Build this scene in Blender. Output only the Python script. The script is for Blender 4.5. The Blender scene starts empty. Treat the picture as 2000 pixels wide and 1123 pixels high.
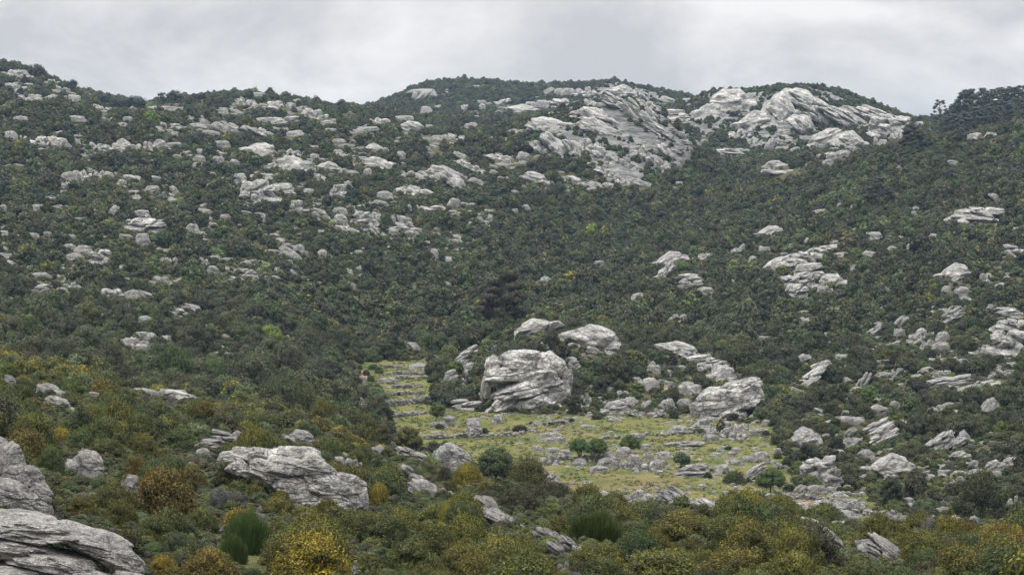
import bpy, math, random
import numpy as np
from mathutils import Vector, Matrix, Euler
R = math.radians
rng = np.random.default_rng(7)
random.seed(7)
SC = bpy.context.scene
COL = SC.collection

# ---------------------------------------------------------------- camera, sky, sun, exposure
FPX, CXP, CYP, HORIZ = 4510.0, 1000.0, 561.5, 300.0      # photograph is 2000 x 1123
CAMZ = 57.0
PITCH = math.atan((CYP - HORIZ) / FPX)
cam_data = bpy.data.cameras.new('camera')
cam = bpy.data.objects.new('camera', cam_data)
COL.objects.link(cam)
cam.location = (0, 0, CAMZ)
cam.rotation_euler = (math.pi / 2 - PITCH, 0, 0)
cam_data.sensor_fit = 'HORIZONTAL'
cam_data.angle = 2 * math.atan(1000 / FPX)
cam_data.clip_start, cam_data.clip_end = 1.0, 20000
SC.camera = cam

SUN_EL, SUN_ROT = R(58), R(-60)
world = bpy.data.worlds.new("World")
SC.world = world
world.use_nodes = True
wn, wl = world.node_tree.nodes, world.node_tree.links
wn.clear()
w_out = wn.new('ShaderNodeOutputWorld')
w_bg = wn.new('ShaderNodeBackground'); w_bg.inputs['Strength'].default_value = 0.1
w_sky = wn.new('ShaderNodeTexSky'); w_sky.sky_type = 'NISHITA'; w_sky.sun_disc = False
w_sky.sun_elevation = SUN_EL; w_sky.sun_rotation = SUN_ROT
w_sky.air_density = 1.0; w_sky.dust_density = 2.0
w_tc = wn.new('ShaderNodeTexCoord')
w_map = wn.new('ShaderNodeMapping'); w_map.inputs['Scale'].default_value = (7.0, 7.0, 15.0); w_map.inputs['Location'].default_value = (3.1, 0.0, 1.7)
w_n = wn.new('ShaderNodeTexNoise'); w_n.inputs['Scale'].default_value = 1.3; w_n.inputs['Detail'].default_value = 9; w_n.inputs['Roughness'].default_value = 0.56; w_n.inputs['Distortion'].default_value = 0.25
w_r = wn.new('ShaderNodeValToRGB')
w_r.color_ramp.elements[0].position = 0.38; w_r.color_ramp.elements[0].color = (0.73, 0.735, 0.77, 1)
w_r.color_ramp.elements[1].position = 0.62; w_r.color_ramp.elements[1].color = (1.15, 1.13, 1.13, 1)
wl.new(w_tc.outputs['Generated'], w_map.inputs['Vector']); wl.new(w_map.outputs[0], w_n.inputs['Vector']); wl.new(w_n.outputs['Fac'], w_r.inputs['Fac'])
# overcast sky: luminance rises from the horizon to the zenith
w_sep = wn.new('ShaderNodeSeparateXYZ'); wl.new(w_tc.outputs['Generated'], w_sep.inputs[0])
w_mr = wn.new('ShaderNodeMapRange'); w_mr.inputs['From Min'].default_value = 0.0; w_mr.inputs['From Max'].default_value = 1.0
w_mr.inputs['To Min'].default_value = 8.3; w_mr.inputs['To Max'].default_value = 44.0
w_pw = wn.new('ShaderNodeMath'); w_pw.operation = 'POWER'; w_pw.inputs[1].default_value = 2.0
wl.new(w_sep.outputs['Z'], w_pw.inputs[0]); wl.new(w_pw.outputs[0], w_mr.inputs['Value'])
w_mul = wn.new('ShaderNodeVectorMath'); w_mul.operation = 'SCALE'
wl.new(w_r.outputs['Color'], w_mul.inputs[0]); wl.new(w_mr.outputs[0], w_mul.inputs['Scale'])
w_mix = wn.new('ShaderNodeMix'); w_mix.data_type = 'RGBA'; w_mix.inputs['Factor'].default_value = 0.94
wl.new(w_sky.outputs[0], w_mix.inputs['A']); wl.new(w_mul.outputs[0], w_mix.inputs['B'])
wl.new(w_mix.outputs['Result'], w_bg.inputs['Color']); wl.new(w_bg.outputs[0], w_out.inputs['Surface'])

sun_d = bpy.data.lights.new('sun', 'SUN'); sun_d.energy = 1.5; sun_d.angle = R(12); sun_d.color = (1.0, 0.965, 0.92)
sun = bpy.data.objects.new('sun', sun_d); COL.objects.link(sun)
_sd = Vector((math.sin(SUN_ROT) * math.cos(SUN_EL), math.cos(SUN_ROT) * math.cos(SUN_EL) * -0.25, math.sin(SUN_EL))).normalized()
sun.rotation_euler = _sd.to_track_quat('Z', 'Y').to_euler()

SC.view_settings.view_transform = 'Standard'; SC.view_settings.look = 'None'
SC.view_settings.exposure = 0.0; SC.view_settings.gamma = 1.0
SC.cycles.max_bounces = 5; SC.cycles.diffuse_bounces = 3; SC.cycles.glossy_bounces = 1
SC.cycles.transmission_bounces = 2; SC.cycles.volume_bounces = 0; SC.cycles.caustics_reflective = False; SC.cycles.caustics_refractive = False
SC.cycles.use_denoising = True

# ---------------------------------------------------------------- helpers
def pix_dir(px, py):
    px = np.asarray(px, float); py = np.asarray(py, float)
    cp, sp = math.cos(PITCH), math.sin(PITCH)
    u = (px - CXP) / FPX; v = -(py - CYP) / FPX
    return np.stack([u, cp + v * sp, -sp + v * cp + 0 * u], -1)

def to_pix(P):
    cp, sp = math.cos(PITCH), math.sin(PITCH)
    x, y, z = P[..., 0], P[..., 1], P[..., 2] - CAMZ
    fw = y * cp - z * sp; up = y * sp + z * cp
    return CXP + FPX * x / fw, CYP - FPX * up / fw, fw

_perm = np.random.default_rng(3).permutation(512)
_perm = np.concatenate([_perm, _perm, _perm])
_grad = np.random.default_rng(4).normal(size=(512, 3)); _grad /= np.linalg.norm(_grad, axis=1)[:, None]
def pnoise(P):
    P = np.asarray(P, float)
    i = np.floor(P).astype(int); f = P - i; i &= 511
    w = f * f * f * (f * (f * 6 - 15) + 10)
    out = 0
    for dx in (0, 1):
        for dy in (0, 1):
            for dz in (0, 1):
                h = _perm[_perm[_perm[(i[..., 0] + dx) & 511] + ((i[..., 1] + dy) & 511)] + ((i[..., 2] + dz) & 511)]
                d = f - np.array([dx, dy, dz])
                g = (_grad[h] * d).sum(-1)
                out = out + g * np.where(dx, w[..., 0], 1 - w[..., 0]) * np.where(dy, w[..., 1], 1 - w[..., 1]) * np.where(dz, w[..., 2], 1 - w[..., 2])
    return out * 1.6
def fbm(P, n=4, gain=0.5):
    o, a, s = 0, 1.0, 1.0
    for k in range(n):
        o = o + a * pnoise(P * s + 17.3 * k); a *= gain; s *= 2.03
    return o
def sstep(x, a, b):
    t = np.clip((x - a) / (b - a), 0, 1); return t * t * (3 - 2 * t)
def ids(r, n): return r.integers(0, n)

def make_mesh(name, blocks, mats, smooth=False):
    """blocks: list of (verts Nx3, faces MxK, material index, {attribute: per-face values})"""
    vs, li, ls, lt, mi, off, lo = [], [], [], [], [], 0, 0
    names = set(k for b in blocks for k in b[3])
    at = {k: [] for k in names}
    for v, f, m, a in blocks:
        v = np.asarray(v, float); f = np.asarray(f, int)
        vs.append(v); li.append((f + off).ravel()); K = f.shape[1]
        ls.append(lo + np.arange(len(f)) * K); lt.append(np.full(len(f), K)); mi.append(np.full(len(f), m))
        for k in names: at[k].append(np.asarray(a.get(k, np.zeros(len(f))), float))
        off += len(v); lo += f.size
    vs = np.concatenate(vs); li = np.concatenate(li); ls = np.concatenate(ls); lt = np.concatenate(lt); mi = np.concatenate(mi)
    me = bpy.data.meshes.new(name)
    me.vertices.add(len(vs)); me.vertices.foreach_set('co', vs.ravel().astype(np.float32))
    me.loops.add(len(li)); me.loops.foreach_set('vertex_index', li.astype(np.int32))
    me.polygons.add(len(ls)); me.polygons.foreach_set('loop_start', ls.astype(np.int32)); me.polygons.foreach_set('loop_total', lt.astype(np.int32))
    me.polygons.foreach_set('material_index', mi.astype(np.int32))
    me.polygons.foreach_set('use_smooth', np.full(len(ls), bool(smooth)))
    for m in mats: me.materials.append(m)
    for k in names:
        A = me.attributes.new(k, 'FLOAT', 'FACE'); A.data.foreach_set('value', np.concatenate(at[k]).astype(np.float32))
    me.update(calc_edges=True); me.validate()
    return me

def link(name, data, parent=None, label=None, cat=None, group=None, kind=None, loc=None, rot=None, scale=None):
    o = bpy.data.objects.new(name, data); COL.objects.link(o)
    if parent: o.parent = parent
    if label: o['label'] = label
    if cat: o['category'] = cat
    if group: o['group'] = group
    if kind: o['kind'] = kind
    if loc is not None: o.location = loc
    if rot is not None: o.rotation_euler = rot
    if scale is not None: o.scale = scale
    return o

_ico = {}
def ico(n):
    if n not in _ico:
        import bmesh
        bm = bmesh.new(); bmesh.ops.create_icosphere(bm, subdivisions=n, radius=1)
        v = np.array([x.co[:] for x in bm.verts]); f = np.array([[q.index for q in p.verts] for p in bm.faces]); bm.free()
        _ico[n] = (v, f)
    return _ico[n]
def tube(pts, rads, k=7):
    pts = np.asarray(pts, float); V = []
    for i, p in enumerate(pts):
        d = pts[min(i + 1, len(pts) - 1)] - pts[max(i - 1, 0)]; d /= np.linalg.norm(d) + 1e-9
        a = np.cross(d, [0.3, 1, 0.1]); a /= np.linalg.norm(a); b = np.cross(d, a)
        for j in range(k):
            t = 2 * math.pi * j / k; V.append(p + rads[i] * (math.cos(t) * a + math.sin(t) * b))
    F = [[i * k + j, i * k + (j + 1) % k, (i + 1) * k + (j + 1) % k, (i + 1) * k + j] for i in range(len(pts) - 1) for j in range(k)]
    return np.array(V), np.array(F)

# ---------------------------------------------------------------- materials
def mat(name):
    m = bpy.data.materials.new(name); m.use_nodes = True; nt = m.node_tree; nt.nodes.clear()
    out = nt.nodes.new('ShaderNodeOutputMaterial'); return m, nt, nt.nodes, nt.links, out
def ramp(N, pts):
    r = N.new('ShaderNodeValToRGB'); e = r.color_ramp.elements
    while len(e) < len(pts): e.new(0.5)
    for q, (p, c) in zip(e, pts): q.position = p; q.color = (*c, 1) if len(c) == 3 else c
    return r
def noise(N, L, vec, scale, detail=4, rough=0.55, dist=0.0):
    n = N.new('ShaderNodeTexNoise'); n.inputs['Scale'].default_value = scale; n.inputs['Detail'].default_value = detail
    n.inputs['Roughness'].default_value = rough; n.inputs['Distortion'].default_value = dist
    if vec is not None: L.new(vec, n.inputs['Vector'])
    return n.outputs['Fac']
def mixc(N, L, f, a, b, mode='MIX'):
    m = N.new('ShaderNodeMix'); m.data_type = 'RGBA'; m.blend_type = mode
    for s, v in (('Factor', f), ('A', a), ('B', b)):
        if isinstance(v, (int, float)): m.inputs[s].default_value = v
        elif isinstance(v, tuple): m.inputs[s].default_value = (*v, 1) if len(v) == 3 else v
        else: L.new(v, m.inputs[s])
    return m.outputs['Result']
def maprange(N, L, v, a, b, c=0.0, d=1.0):
    m = N.new('ShaderNodeMapRange'); m.inputs['From Min'].default_value = a; m.inputs['From Max'].default_value = b
    m.inputs['To Min'].default_value = c; m.inputs['To Max'].default_value = d; L.new(v, m.inputs['Value']); return m.outputs[0]

def leaf_material(name):
    # tint / tip come from the plant (object property or scatter attribute); 'young' and 'vary' from each leaf
    m, nt, N, L, out = mat(name)
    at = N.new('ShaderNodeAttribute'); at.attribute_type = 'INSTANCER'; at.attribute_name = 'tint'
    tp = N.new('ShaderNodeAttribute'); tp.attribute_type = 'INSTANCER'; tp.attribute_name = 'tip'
    yg = N.new('ShaderNodeAttribute'); yg.attribute_name = 'young_lit'
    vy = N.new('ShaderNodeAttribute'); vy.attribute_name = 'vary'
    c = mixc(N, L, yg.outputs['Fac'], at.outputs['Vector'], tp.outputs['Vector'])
    b = maprange(N, L, vy.outputs['Fac'], 0, 1, 0.76, 1.24)
    sc = N.new('ShaderNodeVectorMath'); sc.operation = 'SCALE'; L.new(c, sc.inputs[0]); L.new(b, sc.inputs['Scale'])
    d = N.new('ShaderNodeBsdfPrincipled'); d.inputs['Roughness'].default_value = 0.55; d.inputs['Specular IOR Level'].default_value = 0.25
    L.new(sc.outputs[0], d.inputs['Base Color'])
    t = N.new('ShaderNodeBsdfTranslucent'); L.new(sc.outputs[0], t.inputs['Color'])
    mx = N.new('ShaderNodeMixShader'); mx.inputs[0].default_value = 0.12
    L.new(d.outputs[0], mx.inputs[1]); L.new(t.outputs[0], mx.inputs[2]); L.new(mx.outputs[0], out.inputs['Surface'])
    return m
M_LEAF = leaf_material('leaf')

def bark_material():
    m, nt, N, L, out = mat('bark')
    tc = N.new('ShaderNodeTexCoord')
    n = noise(N, L, tc.outputs['Object'], 9, 5)
    r = ramp(N, [(0.3, (0.05, 0.04, 0.032)), (0.7, (0.14, 0.12, 0.1))]); L.new(n, r.inputs[0])
    d = N.new('ShaderNodeBsdfPrincipled'); d.inputs['Roughness'].default_value = 0.9; L.new(r.outputs[0], d.inputs['Base Color'])
    L.new(d.outputs[0], out.inputs['Surface']); return m
M_BARK = bark_material()

def rock_material(name, light=(0.61, 0.59, 0.55), dark=(0.30, 0.295, 0.28), feature=1.0, warm=0.3, lichen=0.0, crack_w=0.7):
    m, nt, N, L, out = mat(name)
    tc = N.new('ShaderNodeTexCoord'); oi = N.new('ShaderNodeObjectInfo')
    off = N.new('ShaderNodeVectorMath'); off.operation = 'SCALE'; off.inputs[0].default_value = (37, 53, 71); L.new(oi.outputs['Random'], off.inputs['Scale'])
    add = N.new('ShaderNodeVectorMath'); L.new(tc.outputs['Object'], add.inputs[0]); L.new(off.outputs[0], add.inputs[1])
    V = add.outputs[0]
    def scaled(s, vec=V):
        q = N.new('ShaderNodeMapping'); q.inputs['Scale'].default_value = s; L.new(vec, q.inputs['Vector']); return q.outputs[0]
    nz = N.new('ShaderNodeTexNoise'); nz.inputs['Scale'].default_value = 3.0; nz.inputs['Detail'].default_value = 5; L.new(V, nz.inputs['Vector'])
    wv = N.new('ShaderNodeVectorMath'); wv.operation = 'SCALE'; wv.inputs['Scale'].default_value = 0.30; L.new(nz.outputs['Color'], wv.inputs[0])
    a2 = N.new('ShaderNodeVectorMath'); L.new(V, a2.inputs[0]); L.new(wv.outputs[0], a2.inputs[1]); VW = a2.outputs[0]
    patch = noise(N, L, V, 2.6 * feature, 8, 0.68, 0.5)
    blot = noise(N, L, V, 7.0 * feature, 6, 0.7, 0.3)
    fine = noise(N, L, V, 30 * feature, 5, 0.75)
    beds = noise(N, L, scaled((1.5 * feature, 1.5 * feature, 8 * feature), VW), 2.0, 4, 0.6)
    def line(v, c, w, s):                      # thin line where a noise field crosses a level
        q = N.new('ShaderNodeMath'); q.operation = 'SUBTRACT'; L.new(v, q.inputs[0]); q.inputs[1].default_value = c
        b = N.new('ShaderNodeMath'); b.operation = 'ABSOLUTE'; L.new(q.outputs[0], b.inputs[0])
        return maprange(N, L, b.outputs[0], 0.0, w, s, 0.0)
    bl = line(beds, 0.5, 0.020, 0.62); bl2 = line(beds, 0.41, 0.012, 0.5)
    def crackset(scale, sq, w):
        vor = N.new('ShaderNodeTexVoronoi'); vor.feature = 'DISTANCE_TO_EDGE'; vor.inputs['Scale'].default_value = scale * feature
        L.new(scaled((1, 1, sq), VW), vor.inputs['Vector']); return maprange(N, L, vor.outputs['Distance'], 0.0, w, 1.0, 0.0)
    c1 = crackset(1.6, 1.6, 0.028); c2 = crackset(4.2, 2.2, 0.03)
    def mx(op, p, q):
        n_ = N.new('ShaderNodeMath'); n_.operation = op
        for k_, v_ in enumerate((p, q)):
            if isinstance(v_, float): n_.inputs[k_].default_value = v_
            else: L.new(v_, n_.inputs[k_])
        return n_.outputs[0]
    gate = maprange(N, L, blot, 0.45, 0.6, 1.0, 0.1)
    crack = mx('MAXIMUM', mx('MAXIMUM', mx('MULTIPLY', c1, crack_w), mx('MULTIPLY', mx('MULTIPLY', c2, gate), crack_w * 0.8)), mx('MAXIMUM', bl, bl2))
    r1 = ramp(N, [(0.38, dark), (0.50, tuple((x + y) / 2 for x, y in zip(light, dark))), (0.60, light)]); L.new(patch, r1.inputs[0])
    r4 = ramp(N, [(0.36, (0.62, 0.62, 0.63)), (0.50, (1.0, 1.0, 1.0)), (0.64, (1.12, 1.11, 1.08))]); L.new(blot, r4.inputs[0])
    c = mixc(N, L, 1.0, r1.outputs[0], r4.outputs[0], 'MULTIPLY')
    r3 = ramp(N, [(0.34, (0.68, 0.68, 0.68)), (0.66, (1.22, 1.21, 1.19))]); L.new(fine, r3.inputs[0])
    c = mixc(N, L, 1.0, c, r3.outputs[0], 'MULTIPLY')
    if lichen:
        lw = noise(N, L, V, 11 * feature, 6, 0.75); lm = maprange(N, L, lw, 0.56, 0.60, 0.0, lichen); c = mixc(N, L, lm, c, (0.62, 0.61, 0.585))
        lw = noise(N, L, V, 16 * feature, 5, 0.7); lm = maprange(N, L, lw, 0.60, 0.64, 0.0, 0.7); c = mixc(N, L, lm, c, (0.13, 0.13, 0.12))
    ws = noise(N, L, V, 3.1 * feature, 3, 0.5); wr = maprange(N, L, ws, 0.6, 0.75, 0.0, warm)
    c = mixc(N, L, wr, c, (0.34, 0.27, 0.185))
    c = mixc(N, L, crack, c, (0.055, 0.055, 0.05))
    d = N.new('ShaderNodeBsdfPrincipled'); d.inputs['Roughness'].default_value = 0.95; d.inputs['Specular IOR Level'].default_value = 0.12
    L.new(c, d.inputs['Base Color'])
    bm1 = N.new('ShaderNodeBump'); bm1.inputs['Strength'].default_value = 1.0; bm1.inputs['Distance'].default_value = 0.4
    hgt_ = mx('SUBTRACT', mx('ADD', mx('MULTIPLY', fine, 0.8), mx('MULTIPLY', blot, 1.2)), mx('MULTIPLY', crack, 0.8))
    L.new(hgt_, bm1.inputs['Height']); L.new(bm1.outputs[0], d.inputs['Normal'])
    L.new(d.outputs[0], out.inputs['Surface']); return m
M_ROCK = rock_material('limestone')
M_STONE = rock_material('loose_limestone', feature=0.35, warm=0.5)
M_NEARROCK = rock_material('lichen_limestone', feature=1.9, warm=0.45, lichen=0.75, crack_w=0.28)

def ground_material():
    m, nt, N, L, out = mat('hill_ground')
    g = N.new('ShaderNodeNewGeometry'); P = g.outputs['Position']
    me = N.new('ShaderNodeAttribute'); me.attribute_name = 'meadow'
    so = N.new('ShaderNodeAttribute'); so.attribute_name = 'soil'
    big = noise(N, L, P, 0.02, 4); med = noise(N, L, P, 0.11, 5, 0.6); fin = noise(N, L, P, 0.9, 5, 0.7); vf = noise(N, L, P, 4.0, 3, 0.7)
    scrub = ramp(N, [(0.38, (0.040, 0.036, 0.022)), (0.50, (0.060, 0.060, 0.026)), (0.58, (0.095, 0.085, 0.045)), (0.66, (0.19, 0.17, 0.13))]); L.new(fin, scrub.inputs[0])
    grass = ramp(N, [(0.38, (0.055, 0.080, 0.020)), (0.46, (0.098, 0.112, 0.032)), (0.54, (0.140, 0.134, 0.046)), (0.64, (0.185, 0.145, 0.070))])
    mm = N.new('ShaderNodeMath'); mm.operation = 'MULTIPLY_ADD'; L.new(med, mm.inputs[0]); mm.inputs[1].default_value = 0.65
    m2 = N.new('ShaderNodeMath'); m2.operation = 'MULTIPLY'; L.new(fin, m2.inputs[0]); m2.inputs[1].default_value = 0.35; L.new(m2.outputs[0], mm.inputs[2])
    L.new(mm.outputs[0], grass.inputs[0])
    vr = ramp(N, [(0.3, (0.7, 0.7, 0.7)), (0.7, (1.25, 1.25, 1.25))]); L.new(vf, vr.inputs[0])
    gc = mixc(N, L, 1.0, grass.outputs[0], vr.outputs[0], 'MULTIPLY')
    # brown herb patches
    bp = maprange(N, L, big, 0.55, 0.7, 0.0, 0.55); gc = mixc(N, L, bp, gc, (0.17, 0.115, 0.06))
    c = mixc(N, L, me.outputs['Fac'], scrub.outputs[0], gc)
    c = mixc(N, L, so.outputs['Fac'], c, (0.27, 0.18, 0.11))
    ro = N.new('ShaderNodeAttribute'); ro.attribute_name = 'bare'
    rm = N.new('ShaderNodeMapping'); rm.inputs['Scale'].default_value = (0.09, 0.05, 0.5); rm.inputs['Rotation'].default_value = (0, 0.35, 0); L.new(P, rm.inputs['Vector'])
    rn = noise(N, L, rm.outputs[0], 1.6, 6, 0.65, 0.5)
    rr_ = ramp(N, [(0.38, (0.06, 0.06, 0.055)), (0.48, (0.12, 0.118, 0.11)), (0.64, (0.235, 0.23, 0.218))]); L.new(rn, rr_.inputs[0])
    c = mixc(N, L, ro.outputs['Fac'], c, rr_.outputs[0])
    d = N.new('ShaderNodeBsdfPrincipled'); d.inputs['Roughness'].default_value = 1.0; d.inputs['Specular IOR Level'].default_value = 0.1
    L.new(c, d.inputs['Base Color'])
    b = N.new('ShaderNodeBump'); b.inputs['Strength'].default_value = 0.8; b.inputs['Distance'].default_value = 0.3; L.new(vf, b.inputs['Height'])
    L.new(b.outputs[0], d.inputs['Normal']); L.new(d.outputs[0], out.inputs['Surface']); return m
M_GROUND = ground_material()
# ---------------------------------------------------------------- terrain: one height field, built from profiles of the land
# each ring: (column, distance in m, line of sight row) read along bearings from the viewpoint
RINGS = [
 [(0, 35, 1500), (2000, 35, 1500)],
 [(0, 85, 1215), (500, 85, 1225), (2000, 85, 1240)],
 [(-400, 135, 960), (0, 135, 1000), (300, 140, 1035), (500, 145, 1050), (1000, 150, 1080), (1500, 155, 1095), (2000, 155, 1115), (2400, 155, 1120)],
 [(-400, 300, 665), (0, 300, 712), (250, 300, 768), (500, 300, 800), (650, 290, 848), (750, 280, 888), (850, 255, 925), (1000, 238, 962), (1150, 230, 1000), (1250, 230, 1000), (1400, 232, 1003), (1600, 240, 1020), (1750, 240, 1046), (2000, 240, 1056), (2400, 240, 1060)],
 [(-400, 370, 705), (0, 370, 752), (250, 372, 790), (500, 375, 815), (650, 360, 860), (750, 345, 905), (850, 315, 962), (1000, 300, 1005), (1250, 295, 1040), (1600, 300, 1050), (2000, 300, 1065), (2400, 300, 1065)],
 [(-400, 450, 650), (0, 450, 702), (250, 460, 728), (500, 470, 748), (650, 455, 800), (750, 437, 866), (850, 420, 905), (1000, 388, 952), (1250, 368, 985), (1500, 372, 988), (1750, 372, 992), (2000, 378, 985), (2400, 380, 980)],
 [(-400, 520, 590), (0, 520, 640), (250, 530, 655), (500, 540, 682), (620, 565, 706), (690, 605, 714), (750, 612, 711), (845, 600, 716), (880, 540, 768), (930, 500, 806), (1250, 492, 813), (1430, 486, 822), (1500, 478, 832), (1600, 440, 880), (1700, 418, 935), (1850, 410, 945), (2000, 425, 905), (2400, 430, 885)],
 [(-400, 600, 520), (0, 610, 560), (250, 625, 575), (500, 640, 600), (690, 690, 655), (800, 680, 662), (900, 590, 705), (980, 575, 665), (1050, 570, 642), (1170, 575, 655), (1250, 580, 682), (1400, 580, 715), (1500, 560, 740), (1600, 540, 765), (1750, 520, 800), (2000, 520, 775), (2400, 520, 750)],
 [(-400, 680, 450), (0, 690, 490), (500, 720, 530), (800, 750, 590), (950, 690, 640), (1060, 690, 634), (1250, 700, 612), (1500, 670, 620), (1750, 640, 645), (2000, 620, 650), (2400, 620, 625)],
 [(-400, 830, 340), (0, 840, 360), (500, 860, 400), (800, 880, 452), (1000, 880, 482), (1250, 910, 470), (1400, 930, 442), (1500, 860, 470), (1750, 800, 475), (2000, 780, 465), (2400, 780, 430)],
 [(-400, 960, 260), (0, 960, 275), (500, 990, 310), (800, 1010, 345), (1000, 1020, 352), (1150, 1050, 355), (1300, 1080, 355), (1400, 1100, 378), (1500, 1030, 372), (1750, 930, 362), (2000, 900, 330), (2400, 880, 300)],
 [(-400, 1080, 180), (0, 1080, 200), (250, 1090, 222), (500, 1100, 248), (700, 1120, 256), (850, 1150, 262), (950, 1180, 262), (1020, 1200, 252), (1060, 1200, 230), (1130, 1210, 207), (1200, 1220, 196), (1270, 1220, 208), (1320, 1210, 245), (1360, 1200, 292), (1420, 1200, 332), (1500, 1130, 328), (1600, 1080, 314), (1700, 1050, 300), (1800, 1030, 285), (1900, 1010, 262), (2000, 1000, 240), (2400, 1000, 215)],
 [(-400, 1230, 200), (0, 1230, 214), (250, 1230, 232), (500, 1240, 255), (700, 1250, 262), (950, 1300, 272), (1020, 1320, 280), (1130, 1340, 262), (1200, 1350, 252), (1290, 1340, 270), (1360, 1320, 305), (1420, 1310, 320), (1520, 1280, 318), (1620, 1220, 312), (1700, 1180, 305), (1800, 1160, 292), (1900, 1150, 275), (2000, 1140, 258), (2400, 1140, 235)],
 [(-400, 1480, 85), (0, 1480, 128), (60, 1470, 142), (140, 1460, 176), (200, 1450, 199), (290, 1440, 210), (340, 1440, 201), (470, 1430, 187), (560, 1420, 196), (640, 1420, 211), (715, 1420, 219), (800, 1450, 234), (950, 1500, 240), (1030, 1500, 242), (1150, 1550, 240), (1280, 1600, 232), (1330, 1620, 206), (1390, 1620, 182), (1450, 1630, 181), (1500, 1640, 178), (1555, 1640, 169), (1600, 1640, 174), (1650, 1640, 186), (1700, 1630, 205), (1750, 1620, 229), (1800, 1600, 241), (1840, 1520, 238), (1900, 1450, 216), (1950, 1450, 208), (2000, 1450, 202), (2400, 1450, 180)],
 [(-400, 1750, 130), (0, 1750, 165), (300, 1720, 222), (560, 1720, 222), (800, 1760, 252), (1000, 1780, 252), (1280, 1830, 245), (1330, 1830, 225), (1450, 1840, 205), (1600, 1840, 205), (1800, 1800, 250), (2400, 1700, 225)],
 [(-400, 2150, 160), (0, 2150, 190), (300, 2150, 225), (600, 2180, 226), (700, 2200, 216), (735, 2200, 209), (780, 2200, 190), (822, 2200, 167), (880, 2200, 162), (940, 2200, 160), (1000, 2200, 167), (1060, 2200, 171), (1120, 2180, 168), (1210, 2150, 163), (1290, 2150, 181), (1350, 2150, 194), (1420, 2150, 203), (1500, 2200, 225), (1700, 2200, 240), (2400, 2200, 240)],
 [(0, 2700, 270), (2000, 2700, 270)],
 [(0, 3900, 300), (2000, 3900, 300)],
]
XC = np.arange(-380, 2381, 5.0)
def gauss(a, sig):
    k = int(sig * 3) + 1; w = np.exp(-0.5 * (np.arange(-k, k + 1) / sig) ** 2); w /= w.sum()
    return np.convolve(np.pad(a, k, mode='edge'), w, 'valid')
KR, KZ = [], []
for k, ring in enumerate(RINGS):
    xs = [c[0] for c in ring]
    rr = gauss(np.interp(XC, xs, [c[1] for c in ring]), 6.0)
    yy = gauss(np.interp(XC, xs, [c[2] for c in ring]), 2.2 if k >= 11 else 4.5)
    d = pix_dir(XC, yy); KR.append(rr); KZ.append(CAMZ + d[:, 2] / np.hypot(d[:, 0], d[:, 1]) * rr)
KR, KZ = np.array(KR), np.array(KZ)
# monotone cubic along each bearing
def pchip(KR, KZ, nsub):
    h = np.diff(KR, axis=0); dl = np.diff(KZ, axis=0) / h
    m = np.zeros_like(KZ); m[0] = dl[0]; m[-1] = dl[-1]
    a, b = dl[:-1], dl[1:]; s = a * b > 0
    w1 = 2 * h[1:] + h[:-1]; w2 = h[1:] + 2 * h[:-1]
    hm = np.where(s, (w1 + w2) / (w1 / np.where(s, a, 1) + w2 / np.where(s, b, 1)), 0)
    m[1:-1] = 0.75 * hm + 0.25 * 0.5 * (a + b)
    Rr, Zz = [], []
    for k in range(len(KR) - 1):
        n = nsub[k]
        for t in np.arange(n) / n:
            Rr.append(KR[k] + t * h[k])
            Zz.append((2*t**3-3*t*t+1)*KZ[k] + (t**3-2*t*t+t)*h[k]*m[k] + (-2*t**3+3*t*t)*KZ[k+1] + (t**3-t*t)*h[k]*m[k+1])
    Rr.append(KR[-1]); Zz.append(KZ[-1]); return np.array(Rr), np.array(Zz)
seglen = np.diff(KR[:, len(XC) // 2])
TR, TZ = pchip(KR, KZ, [int(max(6, min(60, s / (1.5 + KR[k].mean() / 260)))) for k, s in enumerate(seglen)])
d0 = pix_dir(XC, np.full(len(XC), 300.0)); hx = d0[:, 0] / np.hypot(d0[:, 0], d0[:, 1]); hy = d0[:, 1] / np.hypot(d0[:, 0], d0[:, 1])
TX = TR * hx; TY = TR * hy
def poly_mask(px, py, poly):
    inside = np.zeros(np.shape(px), bool); n = len(poly)
    for i in range(n):
        (x1, y1), (x2, y2) = poly[i], poly[(i + 1) % n]
        if y1 == y2: continue
        c = ((y1 > py) != (y2 > py)) & (px < (x2 - x1) * (py - y1) / (y2 - y1) + x1); inside ^= c
    return inside
MEADOW = [(688, 712), (740, 704), (842, 706), (852, 760), (842, 792), (880, 796), (960, 808), (1130, 812), (1350, 812), (1440, 828), (1505, 832), (1515, 870), (1535, 900), (1560, 952), (1600, 962), (1705, 966), (1712, 1000), (1700, 1060), (1150, 1060), (1000, 1020), (905, 905), (828, 880), (770, 862), (752, 815), (735, 790), (700, 745)]
tP = np.stack([TX, TY, TZ], -1)
tpx, tpy, _ = to_pix(tP)
floor = poly_mask(tpx, tpy, MEADOW) & (TR > 345) & (TR < 640)
f1 = floor.astype(float)
def blur2(a, n):
    for _ in range(n):
        a = (np.roll(a, 1, 0) + np.roll(a, -1, 0) + np.roll(a, 1, 1) + np.roll(a, -1, 1) + a) / 5
    return a
MEAD = sstep(blur2(f1, 3), 0.25, 0.75)
flat = blur2(f1, 30)
crest = np.ones_like(TR)
amp = np.clip(TR / 600, 0.15, 1.3) * (1 - np.clip(flat * 1.6, 0, 1)) * sstep(TR, 40, 90)
P3 = np.stack([TX, TY, TZ * 0], -1)
midslope = sstep(TR, 520, 640) * (1 - sstep(TR, 980, 1080)) * (1 - np.clip(flat * 2, 0, 1))
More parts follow.
